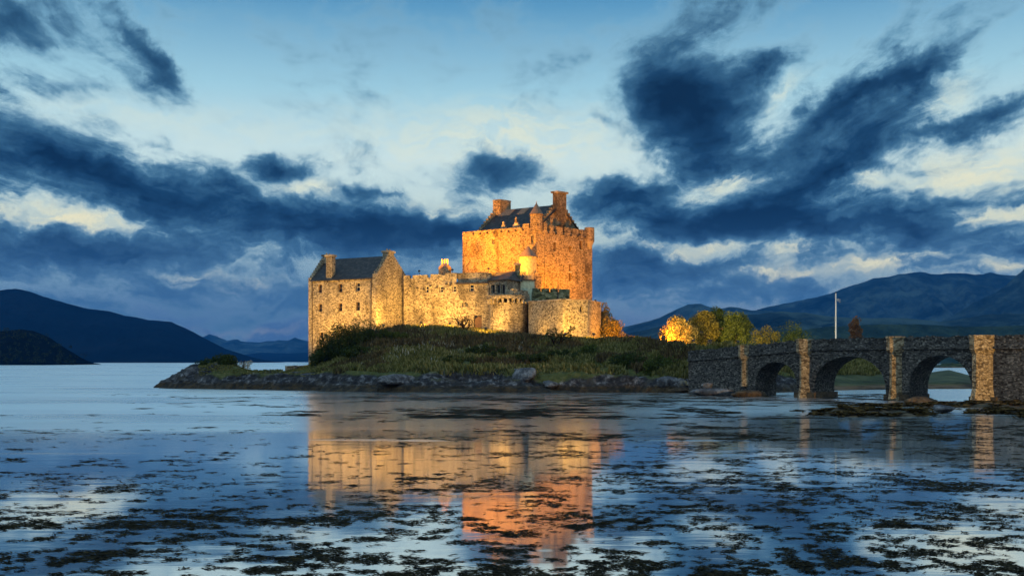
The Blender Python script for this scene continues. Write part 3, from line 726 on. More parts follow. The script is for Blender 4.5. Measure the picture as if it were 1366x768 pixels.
rr = mb.build('roof', 'slate', HB)
cq = at(690.5, 151.6).xy; chimney('chimney', rr, cq, (1, 0), (0, 1), .75, .75, ZM-.2, zat(351.5, 151.6), 'green_lit', pots=1)

# ------------------------------------------------------------------ round tower and its shaded return wall
tc = at(678, 147).xy; TR = 2.95; zt = zat(403, 144)
RT = thing('round_tower', (tc.x, tc.y, 6.5), 'squat round tower with a ring of corbels below the hall, lit on its left flank', 'tower', 'castle buildings')
mb = MB(); mb.ring(tc, TR, 5.5, zt, 28, TR-.05); mb.build('wall', 'curtain', RT, False)
mb = MB(); mb.ring(tc, TR+.32, zt+.55, zt+1.05, 28); mb.build('parapet', 'curtain', RT)
for i in range(13):
    a_ = R(180+i*15); px_, py_ = tc.x+(TR-.12)*math.cos(a_), tc.y+(TR-.12)*math.sin(a_)
    e_ = Vector((math.cos(a_), math.sin(a_))); f_ = Vector((-e_.y, e_.x))
    MB().obox(Vector((px_, py_))-f_*.14, f_, e_, .28, .4, zt-.12, zt+.545).build('corbel', 'dressed', RT)
for px_, zz_ in ((656.5, 10.3), (656.5, 8.2)):
    k_ = (px_-CX)/F; dy_ = math.sqrt(max(TR**2-(k_*145-tc.x)**2, 0)); MB().obox((k_*145-.1, tc.y-dy_-.03), (1, 0), (0, 1), .2, .3, zz_, zz_+.8).build('arrow_slit', 'pipe', RT)
wA = at(685, 144.2).xy; wB = at(706, 149.5).xy; dw, nw, Lw = wframe(wA, wB)
RW = thing('return_wall', (wA.x, wA.y, 6.5), 'shaded battlemented wall folding back between round tower and bastion', 'castle wall')
mb = MB(); mb.obox(wA, dw, -nw, Lw, 1.0, 5.5, zat(390, 146)); mb.build('wall', 'curtain', RW)
mb = MB()
for i in range(3): mb.obox(wA+dw*(i*Lw/3+.1)+nw*.012, dw, -nw, Lw/3-.55, .6, zat(390, 146), zat(386, 146))
mb.build('battlement', 'curtain', RW)

# ------------------------------------------------------------------ pale lit hut, upper court wall, green lit wall
ha = at(687, 151.3).xy; hb = at(713, 152.6).xy; dh, nh, Lh = wframe(ha, hb)
HU = thing('guard_hut', (ha.x, ha.y, 12), 'pale green lit hut with a dark doorway tucked behind the return wall', 'hut')
oo = [op(ha, hb, 691.5, 383, .75, 1.6)]
mb = MB(); wall(mb, ha, hb, 12, zat(374, 152), oo, .3); wall(mb, hb, hb-nh*2.5, 12, zat(374, 152)); wall(mb, hb-nh*2.5, ha-nh*2.5, 12, zat(374, 152)); wall(mb, ha-nh*2.5, ha, 12, zat(374, 152))
mb.build('wall', 'hut_green', HU)
window(ha, hb, oo[0], HU, .3, fmat='door', lintel=False)
mb = MB(); zc_ = zat(374, 152); mb.obox(ha-dh*.15+nh*.2, dh, -nh, Lh+.3, 2.9, zc_+.003, zc_+.14); mb.build('roof', 'slate', HU)
ua = at(695, 154.6).xy; ub = at(722, 155.4).xy; du, nu_, Lu = wframe(ua, ub)
UC = thing('court_wall', (ua.x, ua.y, 13), 'short pink lit battlemented wall at the foot of the yellow stair turret', 'castle wall')
zu = zat(367.5, 155); mb = MB(); mb.obox(ua, du, -nu_, Lu, .8, 11, zu); mb.build('wall', 'keep', UC)
mb = MB()
for i in range(3): mb.obox(ua+du*(i*Lu/3+.05)+nu_*.01, du, -nu_, Lu/3-.5, .6, zu, zu+.6)
mb.build('battlement', 'keep', UC)
ga = at(712, 148.6).xy; gb = at(760, 150.6).xy; dg, ng, Lg = wframe(ga, gb)
GW = thing('green_lit_wall', (ga.x, ga.y, 11), 'dark green lit battlemented wall standing behind the angular bastion', 'castle wall')
zg = zat(389.5, 149.5); mb = MB(); mb.obox(ga, dg, -ng, Lg, .9, 9, zg); mb.build('wall', 'green_lit', GW)
mb = MB(); segs = [(0, 1.1), (1.5, 2.5), (2.95, 3.9), (4.35, Lg)]
for a_, b_ in segs: mb.obox(ga+dg*a_+ng*.01, dg, -ng, b_-a_, .6, zg, zg+.52)
mb.build('battlement', 'green_lit', GW)
q = ga+dg*3.95+ng*.1; MB().tube([(q.x, q.y, 10.5), (q.x, q.y, zg+1.4)], [.11, .06]).build('iron_post', 'pipe', GW)

# ------------------------------------------------------------------ angular bastion
bp = [at(705, 143.6).xy, at(751, 138.6).xy, at(784, 140.8).xy, at(801.5, 146).xy, at(794, 155).xy, at(712, 155).xy]
BA = thing('bastion', (bp[1].x, bp[1].y, 6), 'broad angular stone bastion standing in front of the orange keep', 'bastion', 'castle buildings')
zb = 12.3; mb = MB()
for i in range(6):
    p, q = bp[i], bp[(i+1) % 6]
    ops_ = []
    if i == 1: ops_ = [op(p, q, 775.5, 412.5, .55, .85), op(p, q, 756.5, 427, .22, 1.3)]
    wall(mb, p, q, 4.5, zb, ops_, .4)
    for o in ops_: window(p, q, o, BA, .35, bars=0, lintel=False, fmat='dressed')
cen = sum(bp, Vector((0, 0)))/6
mb.quad(*[(p.x, p.y, zb-.02) for p in bp])
mb.build('wall', 'bastion', BA)
mb = MB(); out = [p+(p-cen).normalized()*.1 for p in bp]; mb.prism(out, zb, zb+.2); mb.build('coping', 'dressed', BA)

# ------------------------------------------------------------------ the keep
kA = Vector((-8.45, 166.2)); kB = at(716.5, 158.5).xy; kC = at(790, 166.8).xy; kD = kA+kC-kB
da, na, La = wframe(kA, kB); db, nb, Lb = wframe(kB, kC)
ZK = 24.5; ZP = 25.5
KP = thing('keep', (kB.x, kB.y, 8), 'tall orange floodlit tower house with stepped gables and battlements crowning the castle', 'tower', 'castle buildings')
oa = [op(kA, kB, 658, 322, .45, .9), op(kA, kB, 710.5, 320, .5, 1.3)]
ob = [op(kB, kC, x, y, w, h) for x, y, w, h in ((740, 329, .55, 1.5), (760.5, 332, .5, 1.1), (775, 327, .6, 1.5), (760.5, 357, .55, 1.3), (760.5, 369.5, .55, 1.45), (782, 372, .4, 1.1), (744, 312, .3, .6))]
mb = MB(); wall(mb, kA, kB, 7, ZK, oa, .45); wall(mb, kB, kC, 7, ZK, ob, .45); wall(mb, kC, kD, 7, ZK); wall(mb, kD, kA, 7, ZK)
mb.quad(*[(p.x, p.y, ZK-.3) for p in (kA, kB, kC, kD)])
mb.build('wall', 'keep', KP)
for o in oa: window(kA, kB, o, KP, .4, fmat='frame')
for o in ob: window(kB, kC, o, KP, .4, bars=1, fmat='door')
# parapets
mb = MB(); ZA = [(0, La*.80, ZP+.15), (La*.80, La*.815, ZP-.3), (La*.815, La*.895, ZP+.65), (La*.895, La*.915, ZP-.1), (La*.915, La+.02, ZP+.7)]
for a_, b_, z_ in ZA: mb.obox(kA+da*a_+na*.03, da, -na, b_-a_, .55, ZK, z_)
sB = [(.56, .9, ZP+.9), (.9, 1.45, ZP-.55), (1.45, 2.2, ZP+.8), (2.2, 2.85, ZP-.6), (2.85, 3.6, ZP+.55), (3.6, 4.25, ZP-.6), (4.25, 5.7, ZP+.5), (5.7, 6.3, ZP-.55), (6.3, 7.6, ZP+.45), (7.6, 8.15, ZP-.5), (8.15, 9.5, ZP+.45), (9.5, 10.1, ZP-.5), (10.1, Lb-.1, ZP+.45)]
for a_, b_, z_ in sB: mb.obox(kB+db*a_+nb*.03, db, -nb, b_-a_, .55, ZK, z_)
dc_, nc_, Lc_ = wframe(kC, kD); mb.obox(kC+nc_*.03, dc_, -nc_, Lc_, .5, ZK, ZP); dd_, nd_, Ld_ = wframe(kD, kA); mb.obox(kD+dd_*.56+nd_*.03, dd_, -nd_, Ld_-1.15, .5, ZK, ZP)
mb.build('parapet', 'keep', KP)
for i in range(8): spout(2.2+i*1.4, ZK+.5, kA, da, na, KP)
for i in range(6): spout(2.3+i*1.7, ZK+.1, kB, db, nb, KP)
# shallow buttress strips by the corner
mb = MB(); mb.slab([(La-2.4, 8), (La-1.75, 8), (La-1.75, ZK-.02), (La-2.4, ZK-.02)], kA, da, na, .2, .12); mb.slab([(1.6, 8), (2.1, 8), (2.1, ZK-.02), (1.6, ZK-.02)], kB, db, nb, .2, .1)
mb.slab([(La-.62, 8), (La-.1, 8), (La-.1, ZK-.02), (La-.62, ZK-.02)], kA, da, na, .2, .1)
mb.build('buttress', 'keep', KP)
# roof between two crow-stepped gables
ZRK = 29.7; ins = 1.15; Wk = Lb
ax = -nb  # across BC inwards
e0 = kA+da*2.0+db*ins; e1 = kB-da*.9+db*ins
# skewed plan: ridge runs along da, eaves offset along db
wr = Lb-2*ins
def P3(q, z): return (q.x, q.y, z)
mb = MB(); th = .15
f0, f1 = kA+da*2.0+db*(Lb-ins), kB-da*.9+db*(Lb-ins); m0, m1 = (e0+f0)/2, (e1+f1)/2
for q0, q1, r_0, r_1 in ((e0, e1, m0, m1), (f1, f0, m1, m0)):
    top = [P3(q0, ZP-.3+th), P3(q1, ZP-.3+th), P3(r_1, ZRK+th), P3(r_0, ZRK+th)]; bot = [(x, y, z-th) for x, y, z in top]
    mb.quad(*top); mb.quad(*reversed(bot)); mb.quad(bot[0], bot[1], top[1], top[0]); mb.quad(bot[1], bot[2], top[2], top[1]); mb.quad(bot[3], bot[0], top[0], top[3])
RF = mb.build('roof', 'slate', KP)
nbv = Vector((db.y, -db.x))
mb = MB(); mb.slab(crow(wr+.5, ZP-.6, ZP-.6, ZRK+.5, 10, .9), e1-db*.25, db, nbv, .6, -.25); mb.build('gable', 'keep', KP)
mb = MB(); mb.slab(crow(wr+.5, ZP-.6, ZP-.6, ZRK+.5, 10, .9), e0-db*.25, db, nbv, .55, .0); mb.build('gable', 'keep', KP)
chimney('chimney', RF, m1-nbv*.25, da, db, .95, 2.0, ZRK-3.4, zat(255.5, 163), 'keep', pot=False, cap=.22)
chimney('chimney', RF, m0+da*.2, da, db, 1.5, 2.4, ZRK-1.2, zat(267, 169), 'keep', pot=False, cap=.02)
# dormer gablets with stepped tops
for px_, w_, zt_ in ((671, .95, 303.5), (688, 1.25, 302)):
    s_ = on_wall(kA+db*.65, kB+db*.65, px_, 300)[0]; q0 = kA+db*.65
    h_ = 1.05 if w_ < 1.1 else 1.4; z_ = ZP+.1
    ol = [(s_-w_/2, z_-.8), (s_+w_/2, z_-.8), (s_+w_/2, z_+h_*.45), (s_+w_*.28, z_+h_*.45), (s_+w_*.28, z_+h_*.75), (s_+w_*.12, z_+h_*.75), (s_+w_*.1, z_+h_), (s_+w_*.16, z_+h_*1.15), (s_, z_+h_*1.35), (s_-w_*.16, z_+h_*1.15), (s_-w_*.1, z_+h_), (s_-w_*.12, z_+h_*.75), (s_-w_*.28, z_+h_*.75), (s_-w_*.28, z_+h_*.45), (s_-w_/2, z_+h_*.45)]
    MB().slab(ol, q0, da, na, .35).build('dormer', 'dressed', KP)
# raised slabs of paler tile standing for lit stone patches near the ridge
for a_, b_ in ((.06, .26), (.38, .5)):
    q = lambda f_, k_: Vector(e0.lerp(e1, f_)).lerp(m0.lerp(m1, f_), k_); zz = lambda k_: ZP-.3+th+(ZRK-ZP+.3)*k_
    pts = [(q(a_, .72), .72), (q(b_, .72), .72), (q(b_, .97), .97), (q(a_, .97), .97)]
    top = [(p.x, p.y, zz(k_)+.1) for p, k_ in pts]; bot = [(p.x, p.y, zz(k_)+.004) for p, k_ in pts]
    mb = MB(); mb.quad(*top)
    for i in range(4): mb.quad(bot[i], bot[(i+1) % 4], top[(i+1) % 4], top[i])
    mb.build('lit_roof_patch', 'tile', RF)
# corner turret and bartizan
ct = kB-da*.55+db*.5+Vector((0, .4))
mb = MB(); mb.ring(ct, 1.02, ZK+.3, zat(286.5, 159.6), 14); tu = mb.build('turret', 'keep', KP)
mb = MB(); mb.ring(ct, 1.2, zat(286.5, 159.6), zat(271, 159.6), 14, .05); mb.build('cone_roof', 'tile', tu)
MB().ring(ct, .09, zat(271, 159.6), zat(268.5, 159.6), 6, .02).build('finial', 'pot', tu)
cb = kC-db*.55-da*0.0+Vector((-.1, -.05))
mb = MB(); mb.ring(cb, .85, zat(322, 166), zat(303.5, 166), 10); bz = mb.build('bartizan', 'keep', KP)
mb = MB()
for i in range(4): mb.ring(cb, .25+.15*i, zat(332-2.5*i, 166), zat(329.5-2.5*i, 166), 10, .32+.15*i)
mb.build('corbels', 'dressed', bz)
# stair turret in front of the keep
sc_ = at(704.3, 156.2).xy; z1 = zat(342, 155); 
STU = thing('stair_turret', (sc_.x, sc_.y, 9), 'round cream yellow stair turret with conical stone roof against the keep', 'turret', 'castle buildings')
MB().ring(sc_, 1.4, 8, z1, 20).build('wall', 'harl', STU, False)
rt = MB().ring(sc_, 1.6, z1, zat(327, 155), 20, .06).build('cone_roof', 'tile', STU)
MB().ring(sc_, .1, zat(327, 155), zat(324.5, 155), 6, .03).build('finial', 'pot', rt)

# ------------------------------------------------------------------ the bridge
bd = Vector((.67, -.742)).normalized(); bn = Vector((bd.y, -bd.x))          # along (towards the right bank) and outwards
bo = Vector((29.4, 97.5)); WB = 3.8
S0, S1, S2, S3, S4, S5 = -14.6, -7.1, 0.0, 9.46, 17.3, 34.0
BR = thing('stone_bridge', (bo.x, bo.y, 0), 'old dark stone footbridge of three arches with pilasters lit gold along one side', 'bridge')
def ztop(s): return float(np.interp(s, [S0, S1, S2, S3, S4, S5], [4.72, 5.24, 5.76, 5.84, 5.8, 5.75]))
def bpt(s, o, z): q = bo+bd*s+bn*o; return (q.x, q.y, z)
arches = [(S1+1.25, S2-1.0, 1.2, 3.55), (S2+.95, S3-1.1, 1.0, 4.1), (S3+1.15, S4-1.0, .9, 4.15)]
def zarch(s):
    for a_, b_, zs, zc2 in arches:
        if a_ < s < b_:
            k = (2*s-a_-b_)/(b_-a_); return zs+(zc2-zs)*math.sqrt(max(0, 1-k*k))**.9
    return None
mb = MB(); knots = {S0, S5}
for a_, b_, *_r in arches: knots |= {a_, b_} | {(a_+b_)/2-(b_-a_)/2*math.cos(math.pi*i/24) for i in range(1, 24)}
knots |= set(np.arange(S0, S5, 1.0)); ks = sorted(knots)
road = lambda s: ztop(s)-1.0
ka = lambda s: zarch(s)
for s, e in zip(ks, ks[1:]):
    if e-s < 1e-6: continue
    m_ = (s+e)/2; inside = ka(m_) is not None
    ar = next((a for a in arches if a[0] < m_ < a[1]), None)
    za_ = (ka(s) if ka(s) is not None else ar[2]) if inside else -1.2
    ze_ = (ka(e) if ka(e) is not None else ar[2]) if inside else -1.2
    mb.quad(bpt(s, 0, za_), bpt(e, 0, ze_), bpt(e, 0, road(e)), bpt(s, 0, road(s)))
    mb.quad(bpt(e, -WB, ze_), bpt(s, -WB, za_), bpt(s, -WB, road(s)), bpt(e, -WB, road(e)))
    mb.quad(bpt(s, 0, road(s)-.02), bpt(e, 0, road(e)-.02), bpt(e, -WB, road(e)-.02), bpt(s, -WB, road(s)-.02))
    if inside: mb.quad(bpt(s, 0, za_), bpt(s, -WB, za_), bpt(e, -WB, ze_), bpt(e, 0, ze_))
for a_, b_, zs, zc2 in arches:
    mb.quad(bpt(a_, 0, -1.2), bpt(a_, -WB, -1.2), bpt(a_, -WB, zs), bpt(a_, 0, zs)); mb.quad(bpt(b_, -WB, -1.2), bpt(b_, 0, -1.2), bpt(b_, 0, zs), bpt(b_, -WB, zs))
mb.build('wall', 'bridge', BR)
rnd = random.Random(4)
for side in (0, 1):
    mb = MB(); o_ = .06 if side == 0 else -WB+.5; s = S0
    while s < S5-.05:
        e = min(s+rnd.uniform(.5, .8), S5); zt_ = ztop((s+e)/2)
        mb.obox(bo+bd*s+bn*o_, bd, -bn, e-s-.012, .5+.0, road((s+e)/2)-.1, zt_-.22)
        k_ = s
        while k_ < e-.05:
            w_ = rnd.uniform(.14, .26); w_ = min(w_, e-k_-.01); mb.obox(bo+bd*k_+bn*(o_+.03), bd, -bn, w_-.015, .56, zt_-.217, zt_+rnd.uniform(-.08, .1)); k_ += w_
        s = e
    mb.build('parapet', 'bridge', BR)
mb = MB(); s = S0
while s < S5-.1:
    e = min(s+2.0, S5); mb.quad(bpt(s, .2, road(s)-.1), bpt(e, .2, road(e)-.1), bpt(e, .2, road(e)+.12), bpt(s, .2, road(s)+.12)); mb.quad(bpt(s, .2, road(s)+.12), bpt(e, .2, road(e)+.12), bpt(e, .065, road(e)+.14), bpt(s, .065, road(s)+.14)); mb.quad(bpt(s, .003, road(s)-.12), bpt(e, .003, road(e)-.12), bpt(e, .2, road(e)-.1), bpt(s, .2, road(s)-.1)); s = e
mb.build('string_course', 'bridge', BR)
for a_, b_, zs, zc2 in arches:                      # rough voussoirs round each arch
    mb = MB(); N = 26
    for i in range(N):
        t0_, t1_ = math.pi*(i+.06)/N, math.pi*(i+.94)/N; c_ = (a_+b_)/2; h_ = (b_-a_)/2
        def ap(t_, r_): return (c_-(h_+r_)*math.cos(t_), zs+((zc2-zs)+r_)*math.sin(t_)**.9)
        mb.slab([ap(t0_, .0), ap(t1_, .0), ap(t1_, .42+.1*(i % 2)), ap(t0_, .42+.1*(i % 2))], bo, bd, bn, .1, .04+.02*(i % 3))
    mb.build('arch_ring', 'bridge', BR)
def pil(s, wt, pt_, wb, pb, zlow, topw):
    """half-hexagon pilaster: battered foot, shaft, corbelled refuge"""
    pl = lambda w, p: [(bo+bd*(s-w/2)+bn*.005), (bo+bd*(s-w*.3)+bn*p), (bo+bd*(s-w*.08)+bn*p), (bo+bd*(s+w/2)+bn*.005)]
    zt_ = ztop(s); mb = MB()
    mb.prism(pl(wb, pb), zlow, zlow+1.9, pl(wt, pt_))
    mb.prism(pl(wt, pt_), zlow+1.9, zt_-1.55)
    mb.prism(pl(wt, pt_), zt_-1.55, zt_-1.2, pl(topw, pt_+.32)); mb.prism(pl(topw, pt_+.32), zt_-1.2, zt_-.15)
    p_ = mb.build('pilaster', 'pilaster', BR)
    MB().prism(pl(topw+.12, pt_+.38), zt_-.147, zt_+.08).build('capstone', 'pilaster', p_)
pil(S1, .55, .55, .65, .6, 1.0, 1.0); pil(S2, .8, .75, 1.2, 1.15, -.6, 1.4); pil(S3, .95, .85, 1.25, 1.15, -.6, 1.5); pil(S4, 1.55, 1.3, 2.1, 1.8, -.6, 1.85)
# footings of the piers
for s in (S2, S3, S4):
    mb = MB(); mb.obox(bo+bd*(s-1.15)+bn*.35, bd, -bn, 2.3, WB+.7, -.8, .55); mb.build('pier_foot', 'rock_brown', BR)

# ------------------------------------------------------------------ rocks along the shore
def rock(p, rx, ry, rz, seed, mat, label, name='boulder', group='rocks along the shore'):
    rg = np.random.default_rng(seed); n1, n2_ = 22, 14
    a = np.linspace(0, 2*np.pi, n1, endpoint=False); b = np.linspace(0.02, np.pi-.02, n2_); A, B = np.meshgrid(a, b, indexing='ij')
    v = np.stack([np.sin(B)*np.cos(A), np.sin(B)*np.sin(A), np.cos(B)], -1)
    r = np.ones(A.shape)
    for _ in range(16):
        dr = rg.normal(size=3); dr /= np.linalg.norm(dr); c = rg.uniform(.55, .95)
        r = np.minimum(r, c/np.maximum(v@dr, .05))
    r = r*(.93+.14*rg.random(r.shape)); P = v*r[..., None]*np.array([rx, ry, rz])
    f = []
    for i in range(n1):
        for j in range(n2_-1): k = ((i+1) % n1); f.append((i*n2_+j, i*n2_+j+1, k*n2_+j+1, k*n2_+j))
    o = np_mesh(name, P.reshape(-1, 3), f, mat); o.location = p; o.rotation_euler = (0, 0, rg.uniform(0, 6))
    return tag(o, label, 'rock', group)
def shore(px, D, dz=-.3): q = at(px, D); q.z = gz(q)+dz; return q
rock(shore(698, 116), 3.2, 1.6, 1.0, 1, 'rock', 'big pale grey whaleback rock on the shore below the round tower')
rock(shore(735, 114.5), 2.2, 1.2, .6, 2, 'rock', 'smaller pale rock just right of the whaleback rock, at the grass edge')
rock(shore(541, 117), 4.2, 1.6, .9, 3, 'rock', 'long pale rock at the foot of the green bank below the curtain range')
rock(shore(862, 115), 1.3, 1.0, .8, 4, 'rock', 'grey boulder at the grass edge, left of the gold toned boulders')
rock(shore(890, 113.2), 2.0, 1.2, .95, 5, 'rock', 'tall pale boulder below the dark gatepost near the bridge')
rock(shore(908, 113), 1.2, 1.0, .9, 6, 'rock_gold', 'gold toned boulder at the bridge end of the island')
rock(shore(922, 112.5), .9, .8, .6, 7, 'rock_gold', 'small gold toned boulder at the corner where island meets bridge')
rock(Vector((20.9, 104.2, .95)), .75, .6, .55, 8, 'rock_gold', 'yellowish lit rounded rock standing alone against the dark bridge wall')
rock(Vector((21.3, 103, .2)), 2.6, 1.6, .6, 9, 'rock', 'low blue grey slab of rock at the foot of the bridge wall')
rock(Vector((24.6, 101, .05)), 2.6, 1.2, .6, 10, 'rock_brown', 'brown weedy rock under the first pilaster of the bridge')
rock(shore(826, 112.6), 2.2, 1.0, .55, 11, 'rock_brown', 'brown weed covered rock at the water edge below the bastion')
rock(shore(905, 112), 1.8, .9, .4, 12, 'rock_brown', 'rusty weed covered rock at the water edge below the gold boulders')
rock(shore(257, 134), 1.3, 1.1, 1.3, 13, 'rock', 'upright knobbly rock on the seaward tip of the island')
rock(at(1258, 69, 545), 1.0, .8, .35, 14, 'rock', 'flat blue grey stone on the brown mudbank near the bridge')
rock(Vector((36.4, 87.3, .05)), 2.6, 1.2, .5, 15, 'rock_brown', 'dark weedy rock heap around the third pilaster of the bridge')

# ------------------------------------------------------------------ plants
def branchy(mb, base, h, rg, r0, levels=3, spread=.6, n0=4, lean=(0, 0)):
    """tapered trunk with forking limbs; returns limb tips"""
    tips = []
    def grow(p, d, ln, r, lv):
        pts, rad = [p], [r]; q = p.copy(); dd = d.copy()
        for i in range(4):
            dd = (dd+Vector(rg.normal(size=3)*.16)).normalized(); dd.z = max(dd.z, .08); q = q+dd*ln/4; pts.append(q.copy()); rad.append(r*(1-.08*(i+1)))
        mb.tube(pts, rad, 5)
        if lv == 0: tips.append(q.copy()); return
        for k in range(n0 if lv == levels else 3):
            a = rg.uniform(0, 6.28); nd = (dd*.75+Vector((math.cos(a), math.sin(a), .25))*spread).normalized()
            grow(pts[rg.integers(2, 5)].copy(), nd, ln*rg.uniform(.55, .8), rad[-1]*.82, lv-1)
    grow(Vector(base), Vector((lean[0], lean[1], 1)).normalized(), h*.42, r0, levels)
    return tips
def tree(px, D, ytop, wpx, label, mat, seed, name='tree', n=5200, size=.17, zb=None, group='trees at the bridge end of the island', cat='tree', low=.22, bark='bark', clumps=26, fat=1.0):
    q = at(px, D); q.z = (gz(q) if zb is None else zb)-.1; h = zat(ytop, D)-q.z; r = wpx*D/F/2
    rg = np.random.default_rng(seed); o = thing(name, q, label, cat, group)
    mb = MB(); branchy(mb, q, h, rg, .022*h, 2, .6)
    mb.build('trunk', bark, o)
    c = []
    while len(c) < clumps:
        v = rg.uniform(-1, 1, 3)
        if (v**2).sum() > 1 : continue
        zz = v[2]; wid = (1-.35*max(zz, 0))*rg.uniform(.72, 1.16)
        c.append((q.x+v[0]*r*.84*wid, q.y+v[1]*r*.78*wid, q.z+h*(low+(1-low)*(.5+zz*.42))))
    c = np.array(c); rad = rg.uniform(.14, .36, len(c))*r*1.05*fat
    v, f = leaf_cloud(rg, c, rad, n, size, squash=(1, 1, .85))
    np_mesh('crown', v, f, mat, o, org=q)
    return o
def shrub(px, D, ytop, wpx, label, mat, seed, name='shrub', n=2600, size=.15, zb=None, group='shrubs on the island', clumps=14, sink=.3):
    q = at(px, D); q.z = (gz(q) if zb is None else zb)-sink; h = zat(ytop, D)-q.z; r = wpx*D/F/2
    rg = np.random.default_rng(seed); o = thing(name, q, label, 'shrub', group)
    mb = MB()
    for k in range(5):
        a = rg.uniform(0, 6.28); rr = rg.uniform(.1, .5)*r
        mb.tube([q, q+Vector((math.cos(a)*rr*.5, math.sin(a)*rr*.5, h*.4)), q+Vector((math.cos(a)*rr, math.sin(a)*rr, h*.75))], [.07, .05, .02], 5)
    mb.build('stems', 'twig', o)
    a = rg.uniform(0, 6.28, clumps); rr = np.sqrt(rg.uniform(0, 1, clumps))*.82
    zz = rg.uniform(.12, 1, clumps)*(1-.38*rr)
    c = np.stack([q.x+np.cos(a)*rr*r, q.y+np.sin(a)*rr*r, q.z+h*zz*.95], -1)
    v, f = leaf_cloud(rg, c, rg.uniform(.28, .5, clumps)*max(min(r, h), .75), n, size)
    np_mesh('foliage', v, f, mat, o, org=q)
    return o
# big bushes in front of the house
shrub(476, 142, 427, 76, 'tallest dark bush against the house wall, its top ragged with blossom', 'leaf_dark', 1, n=8500, clumps=40)
shrub(452, 141, 446, 62, 'dark bush half way down the slope before the house', 'leaf_dark', 2, n=6500, clumps=32)
shrub(434, 140, 466, 44, 'low dark bush at the house corner near the garden wall', 'leaf_dark', 3, n=3000)
shrub(503, 141, 440, 50, 'dark green bush below the gable, right of the tallest bush', 'leaf_dark', 4, n=3600, clumps=18)
shrub(480, 136, 462, 60, 'broad dark thicket spreading below the tallest bush', 'leaf_dark', 5, n=5600, clumps=26)
shrub(527, 141, 443, 36, 'olive green bush at the foot of the gable', 'leaf_mid', 6, n=3000)
shrub(652, 130, 462, 70, 'wide dark bush in the middle of the slope below the round tower', 'leaf_dark', 7, n=5200, clumps=24)
shrub(612, 127, 474, 60, 'dark spreading bush on the slope under the bare tree', 'leaf_dark', 8, n=4200, clumps=20)
shrub(628, 140, 446, 26, 'yellow green pointed bush just below the bare tree', 'leaf_mid', 9, n=2000)
shrub(712, 126, 472, 60, 'dark bush above the big pale whaleback rock', 'leaf_dark', 10, n=4200, clumps=20)
shrub(790, 128, 460, 40, 'bright green bush on the bank below the bastion', 'leaf_mid', 11, n=3000)
shrub(752, 127, 468, 46, 'olive bush on the bank below the small dark leaved bush', 'leaf_dark', 12, n=3200)
shrub(880, 117, 474, 46, 'green bush on the bank end near the bridge', 'leaf_mid', 13, n=2800)
shrub(838, 121, 470, 44, 'dark green bush on the bank below the low orange bushes', 'leaf_dark', 14, n=2800)
shrub(300, 140.5, 474, 46, 'rounded dark bush crowning the seaward tip of the island', 'leaf_dark', 15, n=4200, clumps=22)
shrub(275, 141, 479, 26, 'small dark bush left of the rounded bush on the seaward tip', 'leaf_dark', 16, n=1500)
shrub(325, 142.5, 475, 22, 'pale blossoming bush on the seaward tip catching the floodlight', 'flower', 17, n=700, size=.12)
# floodlit bushes right of the bastion
shrub(805, 150, 399, 22, 'tall narrow orange lit bush close behind the bastion corner', 'leaf_pale', 20, n=5200, clumps=60)
shrub(818, 146, 420, 34, 'big rounded orange floodlit bush right of the bastion', 'leaf_pale', 21, n=6500, clumps=40)
shrub(843, 142, 448, 16, 'low bright orange bush alone on the crest, right of the rounded bush', 'leaf_pale', 22, n=1200, size=.12)
# trees at the bridge end
GZ = zat(461, 165)
tree(905, 165, 420, 54, 'brightest orange lit tree beside the hidden floodlight', 'leaf_pale', 31, n=13000, low=-.06, zb=GZ-.5, clumps=90)
tree(938, 168, 410, 50, 'tall dull gold tree right of the orange lit tree', 'leaf_gold', 32, zb=GZ, low=-.05, n=13000, clumps=90)
tree(958, 172, 407, 50, 'tallest olive tree in the middle of the clump', 'leaf_mid', 33, zb=GZ, n=13000, clumps=90, low=-.02)
tree(981, 167, 414, 56, 'spreading green tree at the right end of the clump', 'leaf_mid', 34, zb=GZ, low=-.05, n=14000, clumps=90)
tree(924, 175, 424, 26, 'small golden tree peeping out behind the orange lit tree', 'leaf_gold', 35, zb=GZ, low=.1)
shrub(1022, 155, 430, 40, 'rounded olive bush just above the bridge parapet', 'leaf_gold', 36, n=4500, zb=GZ-2, group='bushes behind the bridge', clumps=20)
shrub(1054, 158, 434, 76, 'long flat topped dark green hedge behind the bridge', 'leaf_mid', 37, n=8000, zb=GZ-2, group='bushes behind the bridge', clumps=26)
tree(1141, 175, 418, 20, 'slim brownish upright tree behind the bridge, right of the flagpole', 'leaf_brown', 38, n=5200, low=-.05, clumps=70, fat=1.7, group='trees behind the bridge')
# bare trees in front of the castle walls
def bare(px, D, ytop, label, seed, leaves=0, spread=.75, zb=None):
    q = at(px, D); q.z = gz(q)-.2; rg = np.random.default_rng(seed); o = thing('bare_tree' if not leaves else 'young_tree', q, label, 'tree', 'small trees before the walls')
    mb = MB(); tips = []
    for k in range(4 if not leaves else 2):
        tips += branchy(mb, q+Vector((rg.uniform(-.3, .3), rg.uniform(-.2, .2), 0)), (zat(ytop, D)-q.z)*.95, rg, .13, 3, spread, 3, (rg.uniform(-.55, .55), 0))
    mb.build('trunk', 'dark_twig', o)
    if leaves:
        c = np.array([tuple(x) for x in tips]); v, f = leaf_cloud(rg, c, np.full(len(c), .22), leaves, .13); np_mesh('crown', v, f, 'leaf_dark', o, org=q)
bare(619, 143.5, 408, 'leafless many stemmed tree silhouetted on the curtain range', 41)
bare(739, 132.8, 422, 'small dark leaved tree standing before the bastion', 42, 700, .6)

